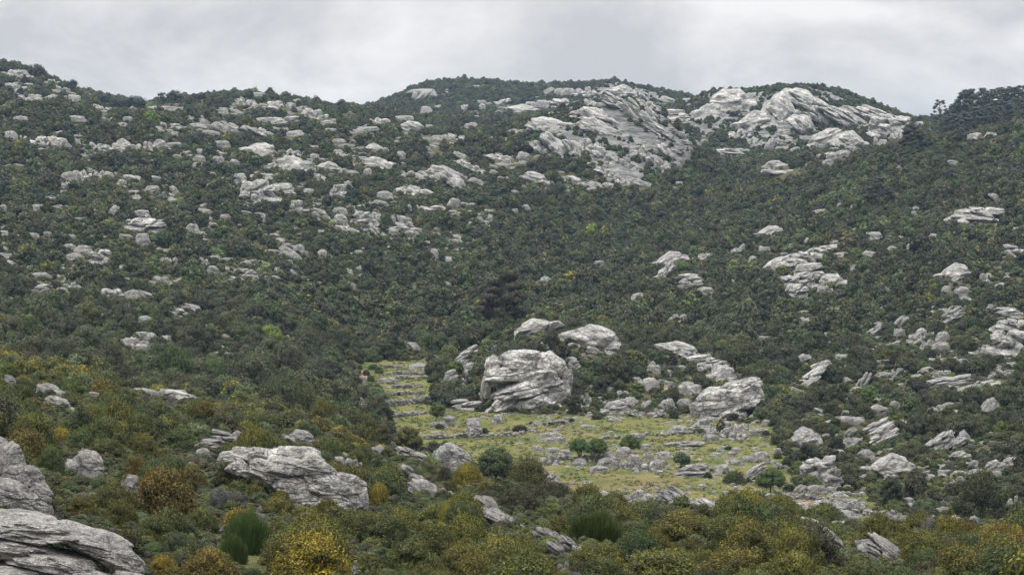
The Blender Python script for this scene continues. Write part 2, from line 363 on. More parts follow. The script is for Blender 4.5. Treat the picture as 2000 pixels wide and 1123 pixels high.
TZ = TZ + amp * (1.0 * fbm(P3 / 34.0, 3) + 0.28 * fbm(P3 / 6.0, 3)) + midslope * 4.0 * fbm(P3 / 120.0 + 5, 2) + MEAD * 0.12 * fbm(P3 / 12.0, 2)
tP = np.stack([TX, TY, TZ], -1); tpx, tpy, tfw = to_pix(tP)
seen = np.minimum.accumulate(tpy, axis=0)
NR, NC = TR.shape
BAREP = [[(1300, 262), (1330, 215), (1395, 172), (1450, 172), (1500, 172), (1550, 162), (1600, 164), (1690, 190), (1790, 232), (1795, 270), (1740, 285), (1600, 290), (1540, 275), (1480, 290), (1380, 262), (1340, 290)],
 [(1020, 250), (1090, 210), (1180, 188), (1250, 195), (1320, 250), (1360, 300), (1320, 330), (1250, 365), (1180, 350), (1090, 310), (1030, 290)],
 [(1120, 175), (1210, 162), (1290, 180), (1350, 200), (1280, 215), (1130, 200)]]
bare = np.zeros_like(TR)
for pl_, r0_, r1_ in zip(BAREP, (1335, 1040, 2000), (1760, 1330, 2300)): bare = np.maximum(bare, (poly_mask(tpx, tpy, pl_) & (TR > r0_) & (TR < r1_)).astype(float))
bare = sstep(blur2(bare, 3) + 0.35 * fbm(np.stack([tpx / 26, tpy / 12, tpx * 0], -1), 3), 0.45, 0.75)
_q = (TX * 0.8 + TZ * 1.6 - TY * 0.12) / 9.0 + fbm(P3 / 30.0 + 2, 2)
TZ = TZ + bare * (1.2 * (np.abs(_q - np.round(_q)) * 2) ** 0.7 + 1.3 * fbm(P3 / 12.0, 3))
tP = np.stack([TX, TY, TZ], -1); tpx, tpy, tfw = to_pix(tP)
seen = np.minimum.accumulate(tpy, axis=0)
def on_ground(px, py):
    """ground point met along the line of sight through (px, py)"""
    c = (px - XC[0]) / 5.0; c = min(max(c, 0), NC - 1.001); i = int(c); t = c - i
    col = tpy[:, i] * (1 - t) + tpy[:, i + 1] * t
    k = np.nonzero(col[8:] <= py)[0]
    if len(k) == 0:
        k = int(np.argmin(col[:int(NR * 0.97)])); u = 0.0; k = max(k, 1)
    else:
        k = k[0] + 8; u = (col[k] - py) / (col[k] - col[k - 1] + 1e-9); u = min(max(u, 0), 1)
    A = tP[k, i] * (1 - t) + tP[k, i + 1] * t; B = tP[k - 1, i] * (1 - t) + tP[k - 1, i + 1] * t
    return A * (1 - u) + B * u
def px_per_m(p): return FPX / math.hypot(p[0], p[1])
SOILP = [(442, 672, 9, 5), (455, 692, 10, 6), (437, 708, 8, 4), (705, 735, 14, 16), (690, 742, 10, 5), (1300, 762, 20, 12), (1400, 556, 8, 3), (1585, 980, 26, 6), (790, 705, 6, 3), (505, 690, 6, 3), (300, 1030, 14, 8), (1325, 990, 4, 4)]
soil = np.zeros_like(TR)
for (a, b, c, d_) in SOILP:
    soil = np.maximum(soil, 1 - sstep(((tpx - a) / c) ** 2 + ((tpy - b) / d_) ** 2, 0.4, 1.3))
soil *= (tpy <= seen + 0.5)
clear = np.maximum(0, 1 - sstep(((tpx - 500) / 46) ** 2 + ((tpy - 1100) / 36) ** 2, 0.6, 1.2)) * (TR < 200)
MEAD = np.maximum(MEAD, clear * (.45 + .5 * fbm(P3 / 1.5, 2)))
tv = tP.reshape(-1, 3)
ii = (np.arange(NR - 1)[:, None] * NC + np.arange(NC - 1)[None]).ravel()
tf = np.stack([ii, ii + 1, ii + NC + 1, ii + NC], -1)
tm = make_mesh('terrain', [(tv, tf, 0, {})], [M_GROUND], smooth=True)
for nm, arr in (('meadow', MEAD), ('soil', soil), ('bare', bare)):
    A = tm.attributes.new(nm, 'FLOAT', 'POINT'); A.data.foreach_set('value', arr.ravel().astype(np.float32))
terrain = link('terrain', tm, kind='structure')
# ---------------------------------------------------------------- rocks
def strat(P, u, seed, nl, tilt, ledge, groove, joint, even=0.0):
    rs = np.random.default_rng(seed); ph = rs.uniform(0, 50)
    ct, st_ = math.cos(tilt), math.sin(tilt)
    zb = P[:, 2] * ct - P[:, 0] * st_
    q = P + ph
    b = zb * nl + 0.55 * pnoise(q * 1.7) + 0.25 * pnoise(q * 4.1) + ph
    b = b + 0.35 * np.sin(b * 1.3)
    k = np.floor(b).astype(int); t = b - k
    pillow = 1 - np.abs(2 * t - 1) ** 7
    hsh = rs.uniform(-1, 1, 997)[k % 997]
    strength = np.clip(0.55 + 0.9 * pnoise(q * 1.1 + 9), 0.05, 1.3)
    s = 1 + strength * (ledge * hsh * pillow - groove * (1 - pillow))
    if even: strength = 0.5 + 0.5 * strength; b2 = b * 2.7; t2 = b2 - np.floor(b2); strength = strength + 0.35 * (np.abs(2 * t2 - 1) ** 6) * (groove > 0)
    out = P * 1.0
    horiz = np.array([ct, 0, st_])
    hx_ = P @ horiz
    out += (s - 1)[:, None] * (hx_[:, None] * horiz + P * [0, 1, 0]) + (s - 1)[:, None] * 0.35 * P
    if even:
        out[:, 1] += even * ((k - ph + sstep(t, 0.0, 0.22) - .5) / nl)
    # joints
    C = rs.uniform(-0.65, 0.65, (16, 3)) * [1, 1, 1]
    W = np.array([1, 1, 0.75]); D = np.linalg.norm((P[:, None] + 0.06 * fbm(P * 5 + ph, 2)[:, None, None] - C[None]) * W, axis=2)
    o = np.sort(D, axis=1); c = 1 - sstep(o[:, 1] - o[:, 0], 0.0, 0.045)
    cell = rs.uniform(-1, 1, 16)[np.argmin(D, axis=1)]
    out *= (1 - joint * c + joint * 0.5 * cell * (1 - c))[:, None]
    out *= (1 + 0.028 * fbm(q * 7, 3) + 0.05 * pnoise(q * 3.1))[:, None]
    return out
KINDS = {'B': (4.5, .085, .10, .085, 2.7, 0.16), 'L': (8.5, .11, .12, .06, 3.4, 0.13), 'D': (4.0, .035, .05, .055, 2.3, 0.12), 'S': (3.2, .06, .09, .07, 2.6, 0.15),
         'G': (8.0, .075, .11, .07, 2.5, .1), 'P': (7.0, .07, .11, .06, 2.5, .1)}
def body(u, r_, kind, seed):
    """one block: boxy foot, rounded top"""
    p, low = KINDS[kind][4:6]
    uz = u[:, 2:]; px_ = np.where(uz < -0.05, 7.0, p)[:, 0]
    r = (np.abs(u) ** px_[:, None]).sum(1) ** (-1 / px_) * 0.5
    P = u * r[:, None]
    P *= (1 + low * fbm(u * 1.15 + seed * 3.7, 2) + 0.09 * pnoise(u * 3 + seed))[:, None]
    P[:, :2] *= (1 + 0.30 * np.clip(-P[:, 2] + .1, 0, 1))[:, None]
    return P
def rock_shape(n, seed, kind, outline=None, depth=0.5, tilt=0.0):
    nl, ledge, groove, joint, p, low = KINDS[kind]
    u, f = ico(n); q_ = np.random.default_rng(seed + 5)
    if outline is None:
        if n < 4: return strat(body(u, q_, kind, seed), u, seed, nl, tilt, ledge, groove, joint), f
        # an outcrop is many blocks grown together, lower ones in front, broken along joints
        V, F, off = [], [], 0; spec = []
        if kind == 'B':
            for row, (y, hh, k_) in enumerate([(-.30, .42, 4), (-.08, .72, 4), (.18, 1.0, 3)]):
                for m_ in range(k_):
                    x = (-.5 + (m_ + .5) / k_) * .9 + q_.uniform(-.07, .07); env = math.sqrt(max(0.12, 1 - (x / .56) ** 2))
                    h_ = hh * env * q_.uniform(.6, 1.0); w_ = q_.uniform(.75, 1.35) / k_
                    if row < 2 and q_.random() < .2: continue
                    spec.append((x, y + q_.uniform(-.06, .06), -.5 + h_ * .46, w_, q_.uniform(.3, .5), h_))
        elif kind == 'L':
            z = -.5; wd = 1.0
            for m_ in range(5):
                th_ = q_.uniform(.2, .34); x = q_.uniform(-.08, .08) * (1 + m_ * .4)
                for half in ((-1, 1) if q_.random() < .7 else (0,)):
                    s_ = q_.uniform(.42, .58); spec.append((x + half * wd * .25, -.14 + m_ * .07 + q_.uniform(-.04, .04), z + th_ * .4, wd * (s_ * 1.15 if half else 1.0), q_.uniform(.6, .9), th_ * 1.3))
                z += th_ * .66; wd *= q_.uniform(.84, .97)
        elif kind == 'D':
            spec = [(q_.uniform(-.08, .08), .05, -.03, q_.uniform(.62, .85), .9, .96)]
            for sx in (-1, 1): spec.append((sx * q_.uniform(.24, .34), q_.uniform(-.15, .1), -.18, q_.uniform(.35, .5), .7, q_.uniform(.5, .72)))
            for _ in range(3): spec.append((q_.uniform(-.4, .4), -.34, -.38, q_.uniform(.15, .35), .3, q_.uniform(.2, .38)))
        else:
            for _ in range(7): spec.append((q_.uniform(-.32, .32), q_.uniform(-.25, .25), q_.uniform(-.35, .12), q_.uniform(.25, .55), q_.uniform(.4, .7), q_.uniform(.35, .6)))
        kk = {'B': 'B', 'L': 'S', 'D': 'D', 'S': 'S'}[kind]
        for j, (x, y, z, a, b_, c_) in enumerate(spec):
            uu, ff = ico(n - 1 if a * c_ < .35 else n)
            ux = uu * np.sign(uu) ** 0
            P = body(ux, q_, kk, seed + 31 * j); ang = q_.normal(0, .09); P = P @ np.array([[math.cos(ang), 0, math.sin(ang)], [0, 1, 0], [-math.sin(ang), 0, math.cos(ang)]])
            # flat breaks: cut the block by a few random planes
            for _ in range(5):
                nn_ = q_.normal(size=3) * [1, 1, .7]; nn_ /= np.linalg.norm(nn_); dd = P @ nn_ - q_.uniform(.30, .42); P = P - np.outer(np.maximum(dd, 0) * .85, nn_)
            P = strat(P * [a, b_, c_] + [x, y, z], uu, seed + (j if kind == 'B' else 0), nl, tilt, ledge * .7, groove, joint)
            V.append(P); F.append(ff + off); off += len(P)
        return np.vstack(V), np.vstack(F)
    th = np.arctan2(u[:, 2], u[:, 0]); c = np.hypot(u[:, 0], u[:, 2]); s = np.abs(u[:, 1])
    seg = np.concatenate([np.linspace(outline[i], outline[(i + 1) % len(outline)], 24, endpoint=False) for i in range(len(outline))])
    sa = np.arctan2(seg[:, 1], seg[:, 0]); sr = np.hypot(seg[:, 0], seg[:, 1]); o = np.argsort(sa)
    Rr = np.interp(th, sa[o], gauss(sr[o], 2.0), period=2 * math.pi)
    q = 5.0; r = (c ** q + s ** q) ** (-1 / q)
    P = np.stack([Rr * c * r * np.cos(th), np.sign(u[:, 1]) * depth * s * r, Rr * c * r * np.sin(th)], -1)
    P *= (1 + 0.05 * fbm(u * 2.2 + seed * 3.7, 3))[:, None]
    for _ in range(14):
        nn_ = q_.normal(size=3) * [.8, .5, .7] + [0, -.75, .15]; nn_ /= np.linalg.norm(nn_); e_ = P @ nn_; dd = e_ - e_.max() * q_.uniform(.72, .9); P = P - np.outer(np.maximum(dd, 0) * .85, nn_)
    P[:, 1] += 0.10 * pnoise(np.stack([P[:, 0] * 4, P[:, 0] * 0 + seed, P[:, 2] * 4], -1)) + 0.04 * pnoise(P * 9)
    return strat(P, u, seed, nl, tilt, ledge, groove, joint, 0.42), f
NPROTO = {'B': 8, 'L': 7, 'D': 4, 'S': 4}
_rm = {}
M_ROCK2 = rock_material('cliff_limestone', feature=1.5, warm=0.4)
def rock_mesh(kind, i, n=5):
    key = (kind, i, n)
    if key not in _rm:
        v, f = rock_shape(n, 100 + i * 13 + ord(kind), kind); _rm[key] = make_mesh('rock', [(v, f, 0, {})], [M_ROCK], smooth=True)
    return _rm[key]

ROCKTXT = """27 148 54 16;116 176 40 14 15;62 196 45 15;146 199 22 12;200 215 45 14 15;485 207 38 23 10;546 211 52 18;505 191 28 9;620 233 53 26 10;317 217 50 9;356 217 28 7;436 221 18 7;542 240 84 16;204 224 20 7;149 239 34 12;93 219 36 6;40 235 36 8;224 240 15 11;250 240 16 11;382 237 34 11;385 251 36 9;402 246 20 14 20;432 258 27 18 35 D;457 258 30 17 35 D;487 263 25 18 30;513 267 46 25 25;573 268 34 11 -10;412 268 30 12 10;342 267 15 11 20;607 268 12 6;663 279 24 7;641 265 14 5;20 275 25 17;71 279 82 29;81 286 16 7;118 290 36 20 0 D;150 284 14 11;182 293 42 18;222 297 48 17;244 293 42 22 0 D;284 295 30 23;311 293 34 20 0 D;342 290 28 11;434 290 28 14;504 303 68 24 0 D;525 332 32 26 -25;565 304 38 16;572 334 68 30 0 D;637 336 58 21 8 D;391 302 22 10;427 304 36 14 15;389 317 20 12;386 327 18 9;425 318 20 12;459 324 18 14 20;345 311 16 8;252 313 9 5;614 311 16 10;687 343 24 9;161 353 42 27;118 368 34 15;136 354 28 17;201 350 40 21 10;280 354 74 15 5 S;238 361 16 9;87 372 14 9;182 369 9 7;297 373 24 9;413 345 15 8;472 363 26 24 0 L;511 350 46 14;482 393 38 38 0 L;520 395 44 40 0 L;558 386 46 28 0 L;616 350 48 14 5;656 384 34 21 0 L;603 379 20 10;680 368 18 13;573 416 29 22 0 L;574 416 56 9 0 S;626 431 38 28 15 L;663 420 24 14;662 441 34 22 0 D;674 455 52 17 18 S;260 382 22 9;269 393 22 7;341 382 13 19 60;340 397 24 7;395 416 36 8 10 S;460 417 64 8 5 S;79 413 34 12 5;4 419 14 17;42 433 36 7 0 S;218 423 18 20 -50 L;284 440 36 26 0 L;285 455 72 28 0 L;248 441 46 14 -12;320 444 32 14;277 478 23 20 0 L;374 454 22 15;411 444 22 8;443 428 30 9;507 434 18 6;59 467 24 11;90 463 18 10;18 468 36 10;131 479 18 9
828 182 50 8 0 S;826 195 26 14 -50;811 194 10 12;842 187 20 9;978 203 38 17 -15;951 163 18 4;833 221 20 12;910 215 22 9;942 214 12 10;1037 212 22 12;1060 211 22 14;1090 211 46 19 0 L;1012 219 80 16 5 D;1071 183 20 10 -30;1092 184 16 10;1110 185 22 12;1144 187 48 18;1210 189 64 25 8 D;1254 189 30 22 30;1267 212 44 22 20;1305 203 28 15 20;1340 201 22 8;1159 206 44 14 15;1207 214 54 28 25 L;1162 237 84 28 15 D;1168 262 74 38 18 D;1238 230 36 36 45 L;1273 247 36 32 45 L;1284 263 42 30 30 L;1075 251 82 22 5 D;1053 261 40 24 30;1088 304 40 48 50 D;1065 304 44 38 40;1125 311 36 42 55 D;1159 301 50 32 35;1193 318 54 28 35;1238 331 38 24 35;1270 320 34 44 50;1292 329 44 34 35;1311 315 32 36 50;1186 344 40 22 25;1217 361 38 24 35;1258 365 32 12 20;1123 361 44 18 20 D;1158 367 30 11;1190 367 24 8 10;1050 358 54 24 22 D;1079 361 16 8;1023 315 24 20 15;1138 326 14 8 15;975 312 50 16 15;990 322 14 11;889 272 42 16 12;854 274 20 9;987 276 18 6;805 256 54 19 12 D;739 242 44 16 5;787 235 40 8;716 258 40 9 -5;919 249 26 8 -8;980 246 24 7;839 251 14 7;735 297 46 17 0 D;784 310 18 13 10;739 329 64 22 5 D;800 345 50 15 5;718 343 14 13;845 354 52 36 15 L;871 350 58 32 25 L;889 368 38 38 45 D;900 312 26 18 25;914 330 36 20 30;933 340 42 24 25;965 343 10 12 30;930 361 24 14 20;808 383 74 26 15;750 390 28 16 0 D;744 402 26 11 15;722 383 12 7;772 393 12 10;837 413 68 16 5;796 413 14 13;887 406 24 20 15;679 365 20 9;686 340 20 6;714 441 36 27 0 L;739 433 14 14;737 460 32 22 30;764 436 14 14;795 454 44 32 15 L;764 459 26 12 10;800 463 20 12;910 472 40 14 12;945 480 34 8 5 S;992 402 16 8;1005 415 12 7;960 395 10 6;1030 412 14 10 60;957 431 9 9
1430 218 92 44 0 D;1382 232 56 30 -5 D;1328 240 60 24 0 L;1318 264 36 22 20;1334 276 30 27 25;1360 285 18 14 30;1475 190 38 16;1530 237 74 56 10 D;1577 215 86 50 25 D;1612 247 72 58 30 L;1576 261 56 40 35 D;1650 247 64 44 30 L;1690 236 72 38 22 L;1738 230 34 18 20;1467 251 84 34 -8 D;1541 272 42 20 20;1444 267 46 18 -8;1480 285 34 28 20;1505 293 20 24 20;1526 286 26 22 30;1607 288 84 38 -25 D;1668 287 68 30 12 D;1730 268 74 38 5 L;1720 283 30 20 10;1752 273 30 22;1767 247 78 20 5;1426 304 66 14 3 L;1515 329 46 15 0 D;1528 341 78 13 3 S;1577 327 12 6;1598 311 16 9;1623 311 24 12;1645 308 28 13 -10;1618 325 20 12 -10;1930 271 50 16 5;1898 272 16 9;1861 322 26 8;1758 329 16 6;1910 438 84 32 5 L;1604 418 38 8 -5 S;1553 429 18 9;1673 408 20 8;1784 422 14 9;1644 404 14 7;1820 407 12 5;1946 393 18 15 40;1501 461 64 18 -8 D;1713 472 36 18 0 L;1764 470 26 9 10
1305 520 76 26 -10 D;1290 545 50 34 -45;1371 510 34 22 -25;1438 494 42 18 -25;1470 510 26 9;1505 493 42 11 5;1581 476 20 10;1611 493 70 16 -5 S;1628 482 38 12;1643 503 30 9 -8;1703 503 28 15 15;1745 494 16 12;1786 491 28 15;1985 503 44 20 8 L;1519 530 58 36 -30 D;1572 523 60 30 8 L;1574 550 62 34 -5 L;1569 566 64 28 -12 L;1558 583 46 28 -8 L;1629 562 56 26 0 D;1615 575 32 22;1506 592 22 24 -40;1652 542 30 18 25;1678 528 24 10;1702 536 14 9;1735 573 18 14 30;1864 547 76 30 -5 D;1934 549 30 18;1980 540 44 12;1851 574 16 14;1882 582 26 19;1890 592 22 10 10;1352 562 50 30 -5 L;1379 576 30 13;1316 578 34 6 0 S;1354 583 20 9;1324 628 42 14 -10;1464 665 36 12;1495 665 26 9;1577 630 16 8 -15;1620 615 18 7;1699 656 44 18 -30;1760 640 22 22 -50;1760 660 20 16;1787 676 46 36 -35;1812 684 32 26 -30;1861 630 42 30 -25 L;1845 670 22 20;1842 685 28 15;1930 695 50 24 10;1945 617 40 14 8;1975 620 50 20 0 L;1980 655 56 30 12 L;1975 696 62 46 10 L;1966 692 16 12;1570 707 30 18 -25 D;1604 680 38 12 -25;1587 730 76 17 -28 S;1580 748 84 16 -30 S;1604 744 50 18 -28;1575 757 60 13 -30 S;1648 703 24 10;1690 758 20 30 -60 L;1676 765 13 8;1754 740 26 22 -45;1850 756 82 15 -8 L;1843 742 30 17 0 L;1957 737 46 18 -5;1928 757 58 18 -5 S;1958 787 38 14 -5;1934 806 46 24 -40 D
1162 682 116 44 12 D;1157 692 28 17 15;1121 723 24 28 0 L;1060 684 30 18 5;1050 652 86 34 -15 D;934 677 46 19 -10;910 706 42 28 -30 L;876 750 36 28 -20 L;915 750 38 40 -20 L;952 740 18 24;945 784 34 40 -20;909 801 54 18 -3 L;972 827 18 15;877 828 22 14;855 832 26 8;817 722 33 11 0 D;766 750 20 14 15;747 747 18 8;705 747 15 11;791 684 18 12 35;811 688 20 20 50;846 679 24 12 15;696 663 12 7;700 790 32 20 40;741 805 50 12 8;1330 698 86 32 15 D;1350 706 44 26 25;1383 718 64 22 -8 L;1385 728 52 18 -8;1410 750 58 34 -8 D;1267 717 32 26 5;1278 728 24 14 10;1308 735 14 11;1245 749 28 19 25 D;1268 762 46 24 5 D;1305 755 30 20 15;1347 771 42 26 -12 D;1212 777 32 16;1231 795 36 20 12 D;1200 808 56 23 -10 D;1244 813 36 19 15;1254 800 38 14 -35 S;1282 815 36 20 -20;1311 803 36 30 25 D;1338 797 26 16;1145 790 26 22;1157 765 16 14 -20;1328 845 36 12;1368 840 38 18 -5 L;1382 848 50 18 -8;1420 838 18 14;1438 858 54 24 5;1450 840 34 16 10;1478 850 24 12;1474 822 50 15 -20 S;1500 832 16 11;1390 860 26 10;1340 872 72 12 2 S;1077 852 32 7 0 S;1068 863 28 6 0 S;1095 863 22 9;1081 883 23 8;1103 888 25 8;1264 877 22 9;1247 858 24 11 10;1150 836 28 6 0 S
1076 908 34 24 0;1160 900 36 18;1192 902 34 18 0 D;1220 892 28 17;1186 912 30 15;1217 916 34 27;1240 900 20 12;1266 921 58 34 -8;1172 922 30 11;1293 893 20 10;1299 895 30 12 0 D;1298 909 15 9;1133 909 22 12;1049 879 20 8;1353 931 52 21 -5 L;1412 923 24 13;1438 908 28 9;1463 901 26 9;1490 900 30 16 0 D;1475 936 46 34 -30 L;1528 916 34 20 20;1522 886 14 10;1402 891 20 6;1433 891 15 8;1441 881 17 6;1421 877 17 6;1568 874 72 36 -5 D;1600 951 70 46 -12 L;1565 963 18 17 -40 D;1599 964 30 15;1628 961 18 10;1660 959 14 11;1508 977 24 12 0 D;1445 943 14 8;1441 957 10 7;1375 953 15 7;1301 973 24 20 20;1335 990 60 30 35 L;1378 998 54 26 25 L;1297 984 36 20 30;1227 985 34 24 -30;1252 971 20 13;1270 980 22 14 10;1320 992 12 14 40;1421 1010 18 9 20;1475 1015 28 20 30;1636 1078 50 42 40 L;1653 1088 28 18 20;1532 1064 14 11;1740 1100 88 32 35 L;1711 1066 20 16;1842 1104 18 12 30;1738 934 106 42 0 D;1695 940 38 26 -15;1673 998 34 22 10 D;1700 1006 40 20 15;1628 996 20 12;1752 1015 38 17 8;1772 1021 50 14 -8;1838 988 24 16;1779 986 20 13;1850 1004 30 20 -20;1924 1012 54 30 3 D;1910 1026 15 16;1990 998 30 28 0;1880 937 30 16 -5 D;1868 951 32 20 -35;1883 897 40 15 -5 D;1898 914 34 16 -15;1922 909 30 18;1950 925 46 32 -20 D;1985 918 42 23 0 D;1954 930 16 10;1852 880 50 36 -35 L;1892 874 34 32 0 D;1840 864 20 10;1960 857 17 7;1811 844 14 20 -60;1713 852 50 30 -25 L;1720 868 72 26 -30 L;1660 876 44 26 -35;1665 852 18 18 -40;1643 893 24 14;1697 897 28 18 5 D;1718 812 38 26 -15 D;1751 795 14 11;1768 803 18 13 15;1657 830 24 16;1830 808 30 18 -30;1770 831 18 12 15;1655 811 12 9;1815 908 17 12;1824 942 26 14 10
8 757 40 28 15 D;92 777 58 26 12 D;112 802 62 28 22 D;170 779 42 12;268 756 52 18 5 D;323 780 110 28 12 S;360 764 22 13;427 780 56 18 4 S;160 932 76 50 12 D;250 966 42 36 5 D;143 1116 70 36 3 D;128 1039 34 18 15;430 1046 40 28 15;402 882 48 26 5 L;440 872 62 28 15 L;455 862 34 20 0 D;392 897 24 20;582 870 62 28 8 D;548 836 24 16;637 850 20 18;670 899 32 28 0;690 914 36 22 8;655 907 28 14;722 868 24 18 30;744 894 42 28 20 D;794 904 56 32 22 L;810 938 66 24 30 S;832 970 68 38 22 D;865 975 32 26 5;990 940 30 26 45;1080 940 38 20 35;958 1002 56 36 30 D;990 1030 104 34 22 S;1070 1056 46 28 25 L;1108 1090 56 40 40 L;1105 1123 38 26 0;1175 979 18 22 -40;705 1128 46 40 15
83 496 13 8;103 499 28 8;134 489 20 12;143 510 28 14;160 496 30 15;193 518 38 28 10 L;237 530 38 14;329 517 28 22;400 520 26 22 30;415 538 24 20 20;455 532 38 14 8;487 546 28 19 5 L;532 489 22 10;545 478 20 12;560 497 26 14 35;578 512 28 16 45;583 495 18 16;628 502 16 13;473 498 24 9;517 496 12 6;542 534 16 12;683 567 18 13;682 537 10 10;75 574 38 20 0 L;116 577 24 17 -15 D;138 566 40 14 3;160 588 13 6;225 582 60 22 3;258 586 24 18;284 588 38 24 18 L;253 607 14 12;345 618 44 18 18 L;377 611 36 18 15 L;195 621 52 7 0 S;210 630 72 7 0 S;280 633 26 14;63 650 20 8;262 683 60 22 5;250 676 36 14;275 662 34 12;293 668 18 16;280 686 20 12;322 674 18 18;210 692 16 10;444 604 18 7;482 616 22 6;556 661 13 7;425 686 20 11 10;442 695 12 6;871 560 20 12 15;893 556 20 7;848 507 14 20;875 513 36 10 5;836 478 18 6;1067 551 20 10 8;886 582 15 7;803 565 20 6;1170 519 20 9;937 599 10 5;1246 584 24 14 -15"""
# outlines of the few great rocks: (points, thickness in m, bedding tilt, kind, label)
HERO = [
 ([(948,806),(956,784),(966,771),(950,750),(942,733),(950,715),(958,691),(978,682),(1029,680),(1074,685),(1098,710),(1113,733),(1118,765),(1110,779),(1096,782),(1098,808)], 13, 9, 'G', 'great cliff-faced grey boulder at the back of the meadow, biggest rock of all'),
 ([(1347,815),(1347,776),(1394,747),(1432,743),(1469,735),(1490,760),(1468,792),(1440,813),(1418,822)], 10, 15, 'G', 'huge dark-faced leaning block at the right back corner of the meadow'),
 ([(-60,960),(-70,900),(-30,858),(0,853),(14,856),(32,872),(47,897),(62,922),(88,944),(106,968),(95,1010),(40,1030)], 4.5, -48, 'P', 'smooth grey rock cut by the left edge, above the long bottom slab'),
 ([(-80,1020),(-60,992),(0,994),(50,1008),(120,1033),(200,1053),(270,1080),(286,1092),(280,1150),(200,1180),(-60,1190)], 4.5, -14, 'G', 'long ribbed grey slab filling the bottom left corner'),
 ([(433,905),(445,878),(485,868),(523,871),(569,868),(609,878),(635,893),(649,912),(681,922),(712,933),(724,952),(726,985),(695,995),(666,980),(609,975),(580,965),(537,945),(479,935),(450,925)], 5.5, -10, 'P', 'long pale lichen-blotched slab in the left foreground, mostly bare'),
 ([(850,905),(846,885),(855,871),(875,864),(892,868),(907,880),(926,892),(912,915),(892,930),(860,935)], 3.2, -32, 'G', 'tall ribbed boulder among bushes before the meadow\'s near edge'),
 ([(910,848),(911,826),(914,819),(926,816),(938,819),(941,833),(942,848),(926,852)], 2.6, 0, 'L', 'drum-shaped layered rock standing on the open grass'),
]
rocks = []      # dicts: centre, size, pixel box, kind
for ln in ROCKTXT.split('\n'):
    for e in ln.split(';'):
        q = e.split(); 
        if len(q) < 4: continue
        cx, yb, w, h = map(float, q[:4]); t = float(q[4]) if len(q) > 4 else 0.0
        kd = q[5] if len(q) > 5 else ('S' if h < 0.24 * w else 'B')
        rocks.append(dict(cx=cx, yb=yb, w=w, h=h, t=t, k=kd))
RM = np.full((562, 1000), 1e9)
_gy, _gx = np.mgrid[0:562, 0:1000] * 2.0
RM2 = np.full((562, 1000), 1e9)          # the rocks that stand clear of the scrub in front of them
def mark2(mask, r):
    RM2[mask] = np.minimum(RM2[mask], r)
def mark(mask, r):
    RM[mask] = np.minimum(RM[mask], r)
sort = sorted(range(len(rocks)), key=lambda i: -rocks[i]['w'] * rocks[i]['h'])
NBIG = 282
big = set(sort[:NBIG])
rs = np.random.default_rng(11)
rest_blocks = []
rock_things = []
for i, rk in enumerate(rocks):
    t = rk['t']; a = abs(R(t))
    # rotated box -> extents along bed and across it
    w, h = rk['w'], rk['h']
    if abs(t) > 12:
        ca, sa = math.cos(a), math.sin(a); det = ca * ca - sa * sa
        if abs(det) > 0.35:
            w2 = (w * ca - h * sa) / det; h2 = (h * ca - w * sa) / det
            if h2 < 0.28 * w2 or w2 < 0.5 * h2: w2 = math.hypot(w, h) * 0.92; h2 = max(0.38 * min(w, h) + 4, 0.3 * w2)
        else: w2 = math.hypot(w, h) * 0.92; h2 = 0.42 * w2
    else: w2, h2 = w, h
    B = on_ground(rk['cx'], rk['yb']); s = px_per_m(B); r = math.hypot(B[0], B[1])
    W, H, Hb = w2 / s * 1.14, h2 / s * 1.36, h / s
    dep = min(max(0.75 * min(W, 3 * H), H * 0.9), W * 1.1)
    away = np.array([B[0], B[1], 0]) / r
    C = B + np.array([0, 0, Hb * 0.40]) + away * dep * 0.36
    az = math.atan2(-B[0], B[1])
    rk.update(B=B, C=C, r=r, W=W, H=H)
    k = rk['k']; vi = int(rs.integers(0, NPROTO[k])); flip = rs.choice([-1, 1])
    m_ = ((_gx - rk['cx']) / (w * 0.5)) ** 2 + ((_gy - (rk['yb'] - h * 0.58)) / (h * 0.45)) ** 2 < 0.95
    mark(m_, r)
    if w * h > 900 or rk['yb'] < 1000 and r < 330 and rk['cx'] < 480: mark2(m_, r)
    eul = Euler((0, R(t), az + rs.uniform(-0.12, 0.12)))
    if i in big:
        o = link('rock_outcrop' if W > 2.2 or r > 600 else 'boulder', rock_mesh(k, vi, 5), loc=C, rot=eul, scale=(W * flip * 1.02, dep, H))
        rk['o'] = o; rk['kind2'] = k; rock_things.append(rk)
    else:
        v, f = rock_shape(3, 500 + i, k); M_ = np.array(eul.to_matrix())
        rest_blocks.append(((v * [W, dep, H]) @ M_.T + C, f, 0, {}))
